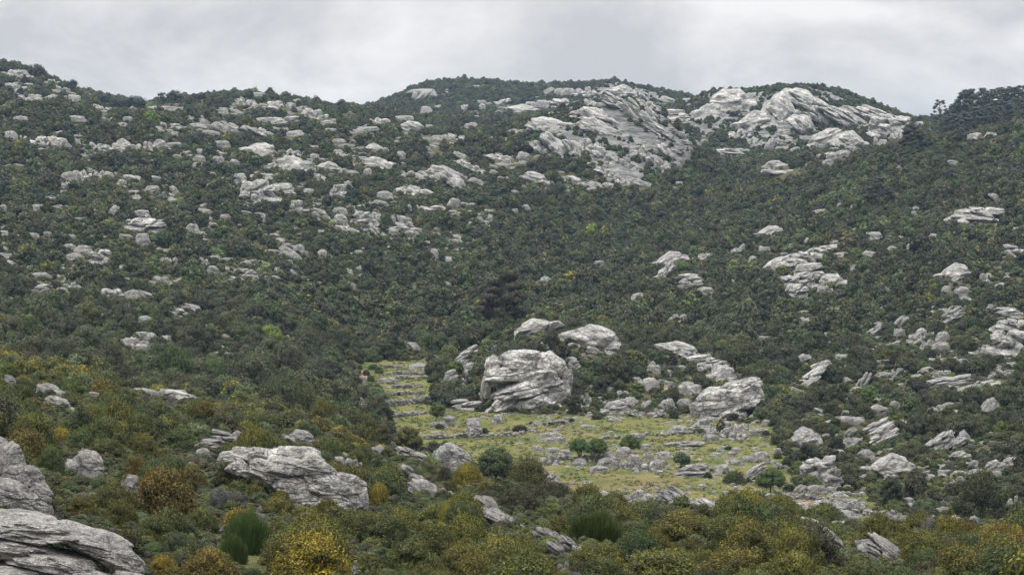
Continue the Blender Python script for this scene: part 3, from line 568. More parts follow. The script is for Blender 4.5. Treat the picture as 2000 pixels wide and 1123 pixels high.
BLOCKS = {
 0: [(1012,703,112,44,-3,1), (1074,722,74,78,34,-.1), (998,730,112,38,-4,-.2), (1052,738,100,44,-8,-.5), (966,722,40,60,-12,0), (1018,760,132,34,-12,-1.6), (1084,768,68,58,-8,-1.0), (985,788,84,40,-22,-3.2), (1040,786,104,36,-20,-3.0), (1074,798,56,30,-12,-3.6), (1010,806,96,24,-10,-5.2), (962,802,44,26,-24,-4.2), (948,752,22,50,4,-.6), (1104,748,34,66,14,-.3)],
 1: [(1450,752,84,26,-15,.6), (1404,782,112,54,-11,0), (1444,778,92,52,-16,-.2), (1372,800,56,40,-4,-1.5), (1424,808,70,28,-22,-2.4), (1385,818,60,20,-4,-3.2), (1470,768,44,44,-24,.4)],
 2: [(-14,905,96,110,0,.2), (26,910,60,96,-2,0), (52,938,70,66,42,-.2), (80,956,56,40,34,-.5), (20,958,120,60,12,-.8), (-20,980,120,60,6,-1.2), (70,985,70,40,16,-.9)],
 3: [(40,1022,270,46,9,.4), (170,1058,210,46,16,.2), (10,1056,210,46,8,-.5), (110,1086,200,42,14,-.8), (236,1092,110,44,20,-.5), (30,1108,220,50,8,-1.4), (170,1122,170,44,12,-1.5), (80,1146,260,50,6,-2.2), (250,1128,90,50,16,-1.3)],
 4: [(452,890,56,24,8,.4), (476,884,62,26,12,.6), (468,908,66,34,20,.1), (512,884,60,28,14,.5), (577,900,138,60,12,.3), (536,918,112,52,18,0), (618,922,110,48,22,-.1), (570,945,110,44,14,-.6), (640,948,110,46,18,-.5), (684,945,84,44,26,-.1), (700,972,62,56,20,-.6), (650,980,100,50,10,-1.2), (590,975,100,50,8,-1.2)],
 5: [(888,892,84,44,31,0), (868,892,40,58,6,-.3), (884,908,60,30,24,-.7)],
}
for hi, (pts, dep, bt, k, lab) in enumerate(HERO):
    pts = np.array(pts, float); cx = (pts[:, 0].min() + pts[:, 0].max()) / 2; yb = pts[:, 1].max()
    B = on_ground(cx, min(yb, 1200) - (6 if hi < 6 else 2)); s = px_per_m(B); r = math.hypot(B[0], B[1])
    c = pts.mean(0); loc2 = np.stack([(pts[:, 0] - c[0]) / s, -(pts[:, 1] - c[1]) / s], -1)
    size = np.abs(loc2).max() * 2
    off = 0; vs_, fs_ = [], []; hq = np.random.default_rng(77 + hi)
    if hi in BLOCKS:
        for qi, (bx, by, bw, bh, bt_, fwd) in enumerate(BLOCKS[hi]):
            u_, f_ = ico(6 if bw * bh > 1200 else 5)
            P_ = body(u_, hq, 'B' if k == 'G' else 'D', 900 + hi * 7 + qi * 5)
            P_ = P_ / np.abs(P_).max(0) * 0.5
            for _ in range(10):
                nn_ = hq.normal(size=3) * [.8, .6, .8] + [0, -.3, 0]; nn_ /= np.linalg.norm(nn_); e_ = P_ @ nn_; dd = e_ - e_.max() * hq.uniform(.70, .88); P_ = P_ - np.outer(np.maximum(dd, 0) * .9, nn_)
            P_ = P_ / np.abs(P_).max(0) * 0.5
            P_ = strat(P_, u_, 300 + hi * 40 + qi, 3.2 * max(bh / 40.0, .8), hq.normal(0, .04), .045, .06, .045, 0.0)
            P_ = P_ * (1 + 0.012 * fbm(P_ * 16 + qi, 3))[:, None]
            P_ = P_ * [bw / s, max(min(dep, bw / s * .9), bh / s * .8) , bh / s * 1.08]
            ct_, st_ = math.cos(R(bt_)), math.sin(R(bt_)); P_ = P_ @ np.array([[ct_, 0, -st_], [0, 1, 0], [st_, 0, ct_]])
            P_ = (P_ + [(bx - c[0]) / s, fwd, -(by - c[1]) / s]) / size
            vs_.append(P_); fs_.append(f_ + off); off += len(P_)
    else:
        v_, f_ = rock_shape(6, 900 + hi * 7, k, outline=loc2 / size, depth=dep / size * 0.62, tilt=R(bt)); vs_.append(v_); fs_.append(f_)
    v, f = np.vstack(vs_), np.vstack(fs_)
    away = np.array([B[0], B[1], 0]) / r
    g = pix_dir(c[0], c[1]); g = g / math.hypot(g[0], g[1])
    C = np.array([0, 0, CAMZ]) + g * (r + dep * 0.45)
    me = make_mesh('rock', [(v, f, 0, {})], [M_NEARROCK if hi in (2, 3, 4) else M_ROCK2], smooth=True)
    o = link('boulder' if hi in (5, 6) else 'rock_outcrop', me, loc=C, rot=(0, 0, math.atan2(-C[0], C[1])), scale=(size,) * 3, label=lab, cat='rock')
    mark(poly_mask(_gx, _gy + (0.10 * np.ptp(pts[:, 1]) if hi in (2, 3, 4, 5) else 0.0), [tuple(p) for p in pts]), r)
    mark2(poly_mask(_gx, _gy + (0.12 * np.ptp(pts[:, 1]) if hi in (2, 3, 4, 5) else 0.0), [tuple(p) for p in pts]), r)
    rock_things.append(dict(o=o, cx=c[0], yb=yb, w=np.ptp(pts[:, 0]), h=np.ptp(pts[:, 1]), t=bt, k=k, r=r, label=lab))
# small stones strewn over the meadow and slopes
def strewn(n, box, smin, smax, cond):
    c = 0
    while c < n:
        x, y = rs.uniform(box[0], box[2]), rs.uniform(box[1], box[3])
        if not cond(x, y): continue
        B = on_ground(x, y); c += 1
        sz = smin * (smax / smin) ** rs.random() ** 1.8
        if math.hypot(B[0], B[1]) > 500 and y < 1000 or x > 1540 and y < 1040:
            hw = sz * px_per_m(B) * .5
            if hw > 2: x_, y_ = int(x / 2), int((y - hw * .5) / 2); q_ = max(1, int(hw / 2)); RM[max(y_ - q_ // 2, 0):y_ + 1, max(x_ - q_, 0):x_ + q_ + 1] = np.minimum(RM[max(y_ - q_ // 2, 0):y_ + 1, max(x_ - q_, 0):x_ + q_ + 1], math.hypot(B[0], B[1]))
        v, f = rock_shape(3 if sz > 1.6 else 2, int(rs.integers(1, 1e6)), 'B')
        M_ = np.array(Euler((rs.uniform(-.15, .15), rs.normal(0, .2), rs.uniform(-.5, .5))).to_matrix())
        rest_blocks.append(((v * [sz * rs.uniform(1, 1.7), sz * rs.uniform(.6, 1), sz * rs.uniform(.35, .6)]) @ M_.T + B, f, 0, {}))
inm = lambda x, y: bool(poly_mask(np.array([x]), np.array([y]), MEADOW)[0])
clus = lambda x, y: inm(x, y) and pnoise(np.array([[x / 38, y / 14, 3.3]]))[0] > 0.12
strewn(800, (1030, 830, 1700, 985), 0.25, 1.1, clus)
strewn(120, (1350, 815, 1540, 985), 0.3, 1.3, inm)
strewn(110, (690, 715, 1130, 870), 0.2, 0.9, inm)
strewn(40, (1450, 960, 1700, 1000), 0.3, 1.0, inm)
for (x0, y0, x1, y1, n, a, b) in [(0, 200, 720, 560, 560, .7, 2.6), (560, 240, 960, 500, 260, .7, 2.6), (960, 240, 1330, 380, 140, .9, 2.8), (1300, 180, 1790, 300, 150, 1.0, 4.0), (1400, 390, 2000, 600, 60, .7, 2.2), (1560, 600, 2000, 830, 240, .7, 2.4), (1560, 830, 2000, 1040, 230, .5, 1.7), (0, 130, 300, 215, 90, 1.2, 4.0), (300, 185, 760, 260, 120, 1.0, 3.2), (0, 560, 600, 700, 60, .6, 1.8), (600, 850, 1180, 1010, 60, .4, 1.0), (1130, 740, 1460, 830, 70, .5, 1.4), (840, 800, 1130, 850, 60, .3, 1.0), (1090, 640, 1500, 830, 50, .5, 1.5), (790, 170, 1250, 230, 60, 1.0, 4)]:
    strewn(int(n * 1.5), (x0, y0, x1, y1), a * 1.4, b * 1.6, lambda x, y: pnoise(np.array([[x / 60, y / 30, 8.3]]))[0] > -0.1)
sm = make_mesh('scattered_stones', rest_blocks, [M_STONE], smooth=True)
link('scattered_stones', sm, kind='stuff', label='small pale limestone rocks and stones strewn over the slopes and meadow', cat='stones')

# ---------------------------------------------------------------- dry-stone walls
WALLS = [
 ([(826,857),(880,855),(940,853),(1000,852),(1024,847)], .9, 'long low dry-stone wall across the meadow in front of the drum-shaped rock'),
 ([(738,792),(770,793),(800,789),(836,784)], 1.3, 'thickest terrace wall, nearest of the terraces left of the cliff boulder'),
 ([(750,772),(785,771),(827,768)], .8, 'thin terrace wall just behind the thickest one'),
 ([(741,757),(780,758),(824,756)], .8, 'straight terrace wall in the middle of the terraces, below the lone slope tree'),
 ([(770,739),(808,740)], .8, 'short terrace wall right of the lone tree on the terraces'),
 ([(811,741),(833,739)], .8, 'tiny terrace wall piece beside dark bushes at the right end of the terraces'),
 ([(741,732),(790,731),(834,733)], .8, 'terrace wall behind the lone tree on the terraces, farthest but one'),
 ([(757,815),(795,812),(832,808)], .8, 'broken low wall left of the round meadow tree'),
 ([(1178,858),(1212,856)], .8, 'short wall behind the pair of meadow trees'),
 ([(1254,850),(1300,851),(1356,846)], .7, 'dark low wall ending at the small rock pile in front of the leaning block'),
 ([(1515,968),(1570,974),(1630,982),(1692,986)], 1.0, 'pale wall along the near right edge of the meadow, by the round tree'),
 ([(1091,898),(1135,897)], .7, 'short low wall at the foot of the many-stemmed meadow tree'),
 ([(745,719),(785,717)], .8, 'farthest terrace wall at the wood edge'),
 ([(1040,832),(1080,829),(1115,822)], .8, 'low rubble wall at the foot of the cliff boulder'),
 ([(1640,967),(1695,969)], .7, 'low dark wall between the near trees at the right edge of the meadow'),
 ([(1400,921),(1330,913)], .6, 'crumbled wall right of the largest rock pile on the grass'),
]
for pts, hgt, lab in WALLS:
    blocks = []; P = [on_ground(*p) for p in pts]
    segl = [np.linalg.norm(P[i + 1] - P[i]) for i in range(len(P) - 1)]; tot = sum(segl)
    cum = np.concatenate([[0], np.cumsum(segl)])
    n = int(tot / 0.42 * hgt / 0.33 * 2.0)
    for j in range(n):
        d = rs.uniform(0, tot); i = min(int(np.searchsorted(cum, d) - 1), len(segl) - 1); i = max(i, 0); u = (d - cum[i]) / segl[i]
        px_ = np.array(pts[i]) * (1 - u) + np.array(pts[i + 1]) * u
        dz = rs.random() ** 0.9
        if pnoise(np.array([[d / 3, hgt * 9, len(pts)]]))[0] * 0.8 + 0.8 < dz: continue
        base = P[i] * (1 - u) + P[i + 1] * u; s = rs.uniform(.28, .62)
        v, f = rock_shape(2, int(rs.integers(1, 200)), 'B')
        M_ = np.array(Euler((rs.uniform(-.3, .3), rs.uniform(-.25, .25), rs.uniform(0, 6))).to_matrix())
        wob = 0.6 * pnoise(np.array([[d / 5, 2.2, hgt]]))[0]
        blocks.append(((v * [s * 1.3, s, s * .75]) @ M_.T + base + [rs.normal(0, .12), wob + rs.normal(0, .22), dz * hgt], f, 0, {}))
    o = link('dry_stone_wall', make_mesh('wall', blocks, [M_STONE], smooth=True), label=lab, cat='stone wall', kind='thing', group='dry-stone walls round the meadow')
# ---------------------------------------------------------------- plants
def leaves(P, Nn, size, r, spread=0.34, aspect=1.35, young_lit=None):
    n = len(P)
    d = Nn + r.normal(0, spread, (n, 3)); d /= np.linalg.norm(d, axis=1)[:, None]
    a = np.cross(d, r.normal(size=(n, 3))); a /= np.linalg.norm(a, axis=1)[:, None] + 1e-9
    b = np.cross(d, a)
    s = size * r.uniform(0.6, 1.35, n)[:, None]
    V = np.stack([P - a * s * aspect * .5, P + b * s * .5, P + a * s * aspect * .5, P - b * s * .5], 1).reshape(-1, 3)
    F = np.arange(4 * n).reshape(n, 4)
    return V, F
def lobes_dome(r, n, hz, rl=(.13, .23), flat=0.0):
    L = []
    for i in range(n):
        for _ in range(30):
            d = r.normal(size=3); d[2] = abs(d[2]) * (1 - flat) + flat * abs(d[2]) * .4; d /= np.linalg.norm(d)
            q = r.uniform(*rl); c = d * (0.5 - q * r.uniform(.75, 1.05)) * [1, 1, 2 * hz]
            c[2] = max(min(c[2], hz - q * .9), q * 0.4)
            if all(np.linalg.norm(c - l[:3]) > .55 * (q + l[3]) * .8 for l in L): break
        L.append(np.array([*c, q]))
    return np.array(L)
def foliage(r, L, nleaf, size, young_lit=0.35, wisps=0.08, core=True, corek=2, squash=1.0, corescale=0.84, sprigs=0):
    w = L[:, 3] ** 2; idx = r.choice(len(L), size=nleaf, p=w / w.sum())
    d = r.normal(size=(nleaf, 3)); d[:, 2] = np.where(r.random(nleaf) < .65, abs(d[:, 2]), d[:, 2]); d /= np.linalg.norm(d, axis=1)[:, None]
    c, q = L[idx, :3], L[idx, 3]
    bump = 1 + 0.14 * pnoise(d * 3.2 + idx[:, None] * 5.1)
    rad = q * bump * (r.uniform(.78, 1.08, nleaf) + np.where(r.random(nleaf) < wisps, r.uniform(0, .28, nleaf), 0))
    P = c + d * rad[:, None] * [1, 1, squash]
    inside = np.zeros(nleaf, bool)
    for l in L: inside |= np.linalg.norm(P - l[:3], axis=1) < l[3] * .72
    k = ~inside; P, d, idx, rad, q = P[k], d[k], idx[k], rad[k], q[k]
    V, F = leaves(P, d, size, r)
    lob = r.uniform(0, 1, len(L))[idx]
    vary = np.clip(0.32 * lob + 0.5 * r.random(len(P)) + 0.18 * (rad / q - .78) * 3, 0, 1)
    # new growth on shoot tips, varying by branch; paler upward leaves also paint lit tops
    yg = np.clip(young_lit * (0.45 + 1.2 * lob) * (0.3 + 1.4 * (rad / q > 1.0)) * (.25 + 1.1 * np.clip(d[:, 2], 0, 1)) * r.uniform(.2, 1.5, len(P)), 0, 1)
    B = [(V, F, 0, {'young_lit': yg, 'vary': vary})]
    if sprigs:
        si = r.choice(len(P), min(sprigs, len(P)), replace=False); sd = d[si] * .7 + [0, 0, .75] + r.normal(0, .22, (len(si), 3)); sd /= np.linalg.norm(sd, axis=1)[:, None]
        nl_ = 11; tt = np.tile(np.linspace(0, 1, nl_), len(si)); ln_ = np.repeat(r.uniform(.05, .13, len(si)), nl_)
        Q_ = np.repeat(P[si], nl_, 0) + np.repeat(sd, nl_, 0) * (tt * ln_)[:, None] + r.normal(0, .007, (len(tt), 3)) * (1.3 - tt)[:, None]
        V2, F2 = leaves(Q_, np.repeat(sd, nl_, 0) * .4 + r.normal(0, .5, (len(tt), 3)), size * .85, r)
        B.append((V2, F2, 0, {'young_lit': np.clip(np.repeat(yg[si], nl_) + .35 * tt * young_lit * 2, 0, 1), 'vary': np.clip(np.repeat(vary[si], nl_) + r.normal(0, .15, len(tt)), 0, 1)}))
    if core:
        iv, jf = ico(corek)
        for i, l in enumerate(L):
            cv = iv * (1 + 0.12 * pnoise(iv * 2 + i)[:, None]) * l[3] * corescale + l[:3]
            B.append((cv, jf, 0, {'young_lit': np.full(len(jf), 0.0), 'vary': np.full(len(jf), 0.1)}))
    return B
def shrub_blocks(seed, nleaf, size, hz=0.42, nl=18, rl=(.12, .21), **k):
    r = np.random.default_rng(seed); L = lobes_dome(r, nl, hz / 1.0, rl)
    L = np.vstack([L, [0, 0, hz * .32, .30], [0, 0, hz * .55, .27]])
    return foliage(r, L, nleaf, size, **k)
def stems(r, n, h, rad, spread):
    B = []
    for i in range(n):
        a = r.uniform(0, 6.28); p = [np.zeros(3)]
        for j in range(4):
            p.append(p[-1] + np.array([math.cos(a) * spread * r.uniform(.5, 1.2), math.sin(a) * spread * r.uniform(.5, 1.2), h / 4]))
        V, F = tube(p, np.linspace(rad, rad * .3, 5), 5); B.append((V, F, 0, {}))
    return B
def broom_blocks(seed, n):
    r = np.random.default_rng(seed)
    a = r.uniform(0, 6.28, n); e = np.arccos(r.uniform(.05, 1, n)); d = np.stack([np.sin(e) * np.cos(a), np.sin(e) * np.sin(a), np.cos(e)], -1)
    rad = (1 + .34 * pnoise(d * 2.2 + seed) + .22 * pnoise(d * 5.5))[:, None]
    tip = d * [.48, .48, .56] * rad * r.uniform(.55, 1.15, n)[:, None] + [0, 0, .06]
    up = d * 1.0 + np.array([0, 0, 1.0]) + r.normal(0, .18, (n, 3)); up /= np.linalg.norm(up, axis=1)[:, None]
    P1 = tip + up * .02; P0 = tip - up * r.uniform(.07, .22, n)[:, None]; P0[:, 2] = np.maximum(P0[:, 2], 0)
    s = np.cross(up, r.normal(size=(n, 3))); s /= np.linalg.norm(s, axis=1)[:, None]
    wd = 0.0055
    V = np.stack([P0 - s * wd, P0 + s * wd, P1 + s * wd * .4, P1 - s * wd * .4], 1).reshape(-1, 3)
    B = [(V, np.arange(4 * n).reshape(n, 4), 0, {'young_lit': r.uniform(0, 1, n) ** 2, 'vary': r.random(n)})]
    iv, jf = ico(3); B.append((iv * [.24, .24, .26] * (1 + .16 * pnoise(iv * 2.5 + seed))[:, None] + [0, 0, .08], jf, 0, {'young_lit': np.zeros(len(jf)), 'vary': np.full(len(jf), .05)}))
    return B
def twiggy_blocks(seed, n):
    r = np.random.default_rng(seed); L = lobes_dome(r, 14, .42, (.1, .18))
    return foliage(r, L, n, .016, young_lit=.5, wisps=.3, core=True, corescale=.6)

# near prototypes (individually placed plants): crown meshes with unit width
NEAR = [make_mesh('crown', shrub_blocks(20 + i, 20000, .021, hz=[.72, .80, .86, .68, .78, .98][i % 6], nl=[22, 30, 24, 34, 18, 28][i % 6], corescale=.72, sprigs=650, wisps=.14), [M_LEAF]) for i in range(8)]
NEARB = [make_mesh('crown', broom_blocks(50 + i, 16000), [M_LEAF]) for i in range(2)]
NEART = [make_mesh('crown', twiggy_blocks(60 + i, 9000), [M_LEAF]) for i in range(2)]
STEM = [make_mesh('trunk', stems(np.random.default_rng(80 + i), 5, .34, .022, .05), [M_BARK], smooth=True) for i in range(3)]

def V3(a): return [float(x) for x in a]
#            tint, tip
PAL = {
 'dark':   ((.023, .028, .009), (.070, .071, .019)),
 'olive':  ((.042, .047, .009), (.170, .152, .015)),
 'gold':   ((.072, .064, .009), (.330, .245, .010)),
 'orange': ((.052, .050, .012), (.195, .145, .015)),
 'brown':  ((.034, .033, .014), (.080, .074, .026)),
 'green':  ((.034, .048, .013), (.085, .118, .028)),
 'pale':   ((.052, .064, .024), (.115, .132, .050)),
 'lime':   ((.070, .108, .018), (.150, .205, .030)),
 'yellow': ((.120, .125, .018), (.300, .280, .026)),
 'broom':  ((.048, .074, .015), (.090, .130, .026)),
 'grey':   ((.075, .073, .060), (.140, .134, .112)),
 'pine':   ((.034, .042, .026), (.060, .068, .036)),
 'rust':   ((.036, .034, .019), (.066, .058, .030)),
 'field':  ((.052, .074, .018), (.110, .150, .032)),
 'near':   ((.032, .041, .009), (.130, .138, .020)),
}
_leafcols = {}
def set_tint(o, pal, r, v=.15):
    a, b = PAL[pal]; k = math.exp(r.normal(0, v)); h = r.normal(0, .08)
    f = np.array([1 + h, 1, 1 - h]) * k
    o['tint'] = V3(np.array(a) * f); o['tip'] = V3(np.array(b) * f)

# ---------------- trees
def pine_blocks(seed, n, open_=False, hz=1.0):
    r = np.random.default_rng(seed); L = []; T = []
    tr, F = tube([(0, 0, 0), (.02, 0, .4), (.0, .02, .75), (.03, 0, .95)], [.035, .028, .018, .006], 7); T.append((tr, F, 0, {}))
    nlay = 9 if not open_ else 7
    for i in range(nlay):
        z = .30 + .66 * i / (nlay - 1); w = (.50 * (1 - (i / nlay) ** 1.7) + .1) * r.uniform(.8, 1.1)
        for j in range(5 if not open_ else 4):
            a = r.uniform(0, 6.28); e = np.array([math.cos(a) * w * .75, math.sin(a) * w * .75, z + r.uniform(-.02, .07)])
            L.append([*e, r.uniform(.10, .16) if not open_ else r.uniform(.08, .13)])
            V, F = tube([(0, 0, z - .06), e * [.5, .5, 1] - [0, 0, .02], e], [.012, .008, .004], 5); T.append((V, F, 0, {}))
    L.append([0, 0, .95, .11]); L = np.array(L)
    return foliage(r, L, n, .026, young_lit=.3, wisps=.25, squash=.5, corescale=.55), T
def tree_blocks(seed, n, hz, trunk=.3, nl=16, multi=1, lean=0.0):
    """width 1, total height hz; crown starts at trunk*hz"""
    r = np.random.default_rng(seed); T = []
    L = lobes_dome(r, int(nl * 1.5), .5, (.10, .19)); z0 = trunk * hz
    lo = L.copy(); ch = hz - z0
    L[:, 2] = z0 + ch * .28 + (L[:, 2]) * (ch * .72 / .5 - .0); low = lobes_dome(r, nl // 2, .25, (.10, .17)); low[:, 2] = z0 + ch * .30 - low[:, 2] * .6
    L = np.vstack([L, low, [0, 0, z0 + ch * .45, .2]]); L[:, 2] = np.minimum(L[:, 2], hz - L[:, 3]); L[:, 0] += lean * .4
    for m_ in range(multi):
        a = 6.28 * m_ / max(multi, 1) + .5; s = 0.0 if multi == 1 else .16
        top = np.array([math.cos(a) * s + lean * .4, math.sin(a) * s * .5, z0 + ch * .3])
        V, F = tube([(math.cos(a) * s * .25, 0, -.03), top * .45 + [lean * -.12, 0, 0], top], [.036, .028, .018], 7); T.append((V, F, 0, {}))
        for l in L[r.choice(len(L), 5)]:
            V, F = tube([top * .8, (top + l[:3]) / 2, l[:3]], [.016, .011, .005], 5); T.append((V, F, 0, {}))
    return foliage(r, L, n, .026, young_lit=.35, wisps=.22, corescale=.55), T
def place_tree(name, px, yb, wpx, hpx, pal, label, cat, seed, kind='tree', group=None, **k):
    B = on_ground(px, yb); s = px_per_m(B); W = wpx / s; hz = hpx / wpx; r = np.random.default_rng(seed)
    fb, tb = (pine_blocks(seed, k.get('n', 5000), k.get('open_', False)) if kind == 'pine' else tree_blocks(seed, k.get('n', 10000), hz, k.get('trunk', .25), k.get('nl', 16), k.get('multi', 1), k.get('lean', 0)))
    e = link(name, None, label=label, cat=cat, loc=B - np.array([0, 0, .15]), rot=(0, 0, 0 if k.get('multi', 1) > 1 or k.get('lean') else r.uniform(0, 6)), scale=(W, W, W if kind != 'pine' else hpx / s), group=group)
    e['plant_seed'] = seed
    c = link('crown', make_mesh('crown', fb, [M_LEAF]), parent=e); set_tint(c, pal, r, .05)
    link('trunk', make_mesh('trunk', tb, [M_BARK], smooth=True), parent=e)
    mark(((_gx - px) / (wpx * .5)) ** 2 + ((_gy - (yb - hpx * .5)) / (hpx * .55)) ** 2 < .8, math.hypot(B[0], B[1]))
    return e
G1 = 'single trees on the open meadow'
place_tree('field_tree', 850, 829, 36, 48, 'field', 'round dark green tree on a slanting trunk between the terraces and the cliff boulder', 'tree', 1, trunk=.26, lean=.25, group=G1)
place_tree('field_tree', 739, 740, 20, 27, 'field', 'small lollipop tree with a bare trunk on the stone terraces', 'tree', 2, trunk=.35, n=4000, group=G1)
place_tree('field_tree', 1133, 897, 44, 44, 'field', 'loose tree with several bare stems, left one of the touching pair on the meadow', 'tree', 3, trunk=.34, multi=3, group=G1)
place_tree('field_tree', 1167, 901, 46, 48, 'field', 'darker tree right of the many-stemmed one, behind the meadow rock pile', 'tree', 4, trunk=.30, multi=2, group=G1)
place_tree('field_tree', 1233, 886, 44, 40, 'field', 'wide dense green tree right above the largest rock pile on the grass', 'tree', 5, trunk=.18, group=G1)
place_tree('field_tree', 1334, 914, 36, 34, 'pale', 'pale grey-green bushy tree behind the low wall, right of the rock pile', 'tree', 6, trunk=.16, group=G1)
place_tree('field_tree', 1509, 967, 60, 57, 'field', 'large round tree on a short dark trunk by the near right meadow edge', 'tree', 7, trunk=.24, n=11000, nl=20, group=G1)
place_tree('field_tree', 1580, 916, 44, 58, 'dark', 'tall dark olive tree in front of the ridged rock right of the meadow', 'tree', 8, trunk=.15, n=9000, group=G1)
place_tree('field_tree', 1747, 992, 48, 66, 'dark', 'tall dark bushy tree left of the flat-topped pale dome rock', 'tree', 9, trunk=.12, n=9000, group=G1)
place_tree('upright_bush', 1411, 852, 22, 40, 'dark', 'narrow upright dark bush growing out of the rock pile before the leaning block', 'tree', 10, trunk=.05, n=5000)
place_tree('upright_bush', 1122, 808, 30, 46, 'dark', 'dark cone-shaped bush at the right foot of the cliff boulder', 'tree', 11, trunk=.04, n=6000)
place_tree('oak_tree', 797, 884, 56, 58, 'olive', 'bushy brown-green tree with ragged top at the near left corner of the meadow', 'tree', 12, trunk=.06, n=12000, nl=24)
place_tree('oak_tree', 742, 872, 44, 50, 'olive', 'dark tree with a yellowish right side, left of the ragged-topped one', 'tree', 13, trunk=.06, n=9000, nl=20)
place_tree('oak_tree', 968, 938, 78, 70, 'near', 'broad dark bushy tree at the near edge of the grass, right of the ribbed boulder', 'tree', 14, trunk=.0, n=12000, nl=22)
place_tree('oak_tree', 1395, 800, 1, 1, 'dark', 'x', 'tree', 15, n=10) if False else None
place_tree('pine_tree', 985, 648, 92, 112, 'rust', 'big brownish-black pine standing in the valley behind the cliff boulder', 'pine tree', 16, 'pine', n=14000)
place_tree('pine_tree', 1718, 402, 58, 52, 'pine', 'dark spreading pine on the right slope, far below the skyline pines', 'pine tree', 17, 'pine', n=9000)
place_tree('pine_tree', 1782, 300, 52, 52, 'rust', 'brownish broad pine right of the bare dome, below the skyline', 'pine tree', 18, 'pine', n=9000)
place_tree('pine_tree', 1835, 241, 36, 42, 'pine', 'open-branched pine, first on the skyline right of the bare dome', 'pine tree', 19, 'pine', n=2600, open_=True)
GP = 'pines on the right skyline'
ps = np.random.default_rng(5)
PX = [(1864,240,34,36),(1882,232,40,52),(1898,228,44,50),(1916,214,38,38),(1935,212,42,34),(1955,206,44,33),(1975,202,44,32),(1995,200,46,32),(2014,196,44,32),(1860,258,38,34),(1884,262,44,40),(1908,252,44,40),(1934,246,46,40),(1960,238,44,38),(1985,232,46,38),(1845,262,30,26),(1872,276,36,24)]
PLab = ['pine just right of the open-branched skyline pine', 'tall pine standing above its neighbours, third on the right skyline', 'flat-topped pine, fourth on the right skyline', 'spiky-topped pine, fifth on the right skyline', 'sixth pine from the left along the right skyline', 'seventh pine from the left along the right skyline', 'eighth pine from the left along the right skyline', 'pine on the right skyline, cut by the picture edge', 'pine partly past the right picture edge on the skyline', 'lower-row pine beneath the first two skyline pines', 'lower-row pine beneath the tall third skyline pine', 'lower-row pine beneath the spiky-topped skyline pine', 'lower-row pine beneath the sixth skyline pine', 'lower-row pine beneath the seventh skyline pine', 'lower-row pine at the right picture edge', 'small pine at the foot of the open-branched skyline pine', 'small lowest pine of the dark grove right of the bare dome']
for i, (x, y, w, h) in enumerate(PX):
    place_tree('pine_tree', x, y, w, h, 'pine', PLab[i], 'pine tree', 30 + i, 'pine', n=3200, group=GP)
GL = 'trees on the left skyline'
for i, (x, y, w, h, lab) in enumerate([(72,152,36,20,'wide flat tree at the top left of the skyline, on the high left hill'),(142,182,28,20,'round tree lower down the left skyline slope, above the saddle'),(204,204,24,15,'small tree at the foot of the left skyline slope'),(232,211,28,15,'low round tree at the left end of the saddle'),(264,213,46,19,'widest flat-topped tree in the saddle of the left skyline'),(318,206,24,20,'ragged tree right of the sky gap in the saddle'),(342,203,32,20,'broad tree behind the ragged one, right of the saddle'),(388,199,20,12,'small round tree at the left end of the low middle ridge')]):
    place_tree('skyline_tree', x, y, w * 1.1, h * 1.35, 'pine', lab, 'tree', 60 + i, trunk=.2, n=2200, nl=10, group=GL)
place_tree('leafy_tree', 1514, 186, 18, 19, 'green', 'light green leafy tree on top of the bare rock dome', 'tree', 71, trunk=.3, n=2500)
GB = 'bright leafy trees among the dark scrub'
BR = [(455,287,28,20,'green'),(98,330,26,17,'green'),(440,390,34,22,'green'),(120,400,32,20,'pale'),(317,482,42,32,'green'),(420,468,30,18,'green'),(497,327,28,24,'green'),(740,354,30,18,'green'),(677,402,22,22,'green'),(1533,320,26,20,'green'),(1563,334,22,25,'green'),(1460,410,26,17,'green'),(1448,456,24,17,'pale'),(1675,507,28,24,'lime'),(1705,790,44,42,'lime'),(1962,848,36,28,'lime'),(1331,528,36,20,'lime'),(970,668,28,26,'green'),(1072,1006,54,30,'lime'),(910,745,1,1,''),(890,735,40,34,'lime'),(1180,540,24,18,'green'),(860,620,30,22,'green'),(150,455,30,22,'green'),(560,470,24,16,'pale'),(1900,640,30,24,'green'),(830,262,26,14,'green'),(1400,345,20,16,'green'),(1640,690,34,24,'green'),(680,705,34,26,'pale'),(270,715,34,28,'green')]
BR = [b for b in BR if b[4]]
bright = []
for i, (x, y, w, h, pal) in enumerate(BR):
    bright.append((place_tree('leafy_tree', x, y, w, h, pal, None, 'tree', 80 + i, trunk=.08, n=3200, nl=12, group=GB), x, y - h / 2, w, {'lime': 'vivid lime green leafy tree', 'green': 'fresh green leafy tree', 'pale': 'pale green leafy tree'}[pal]))

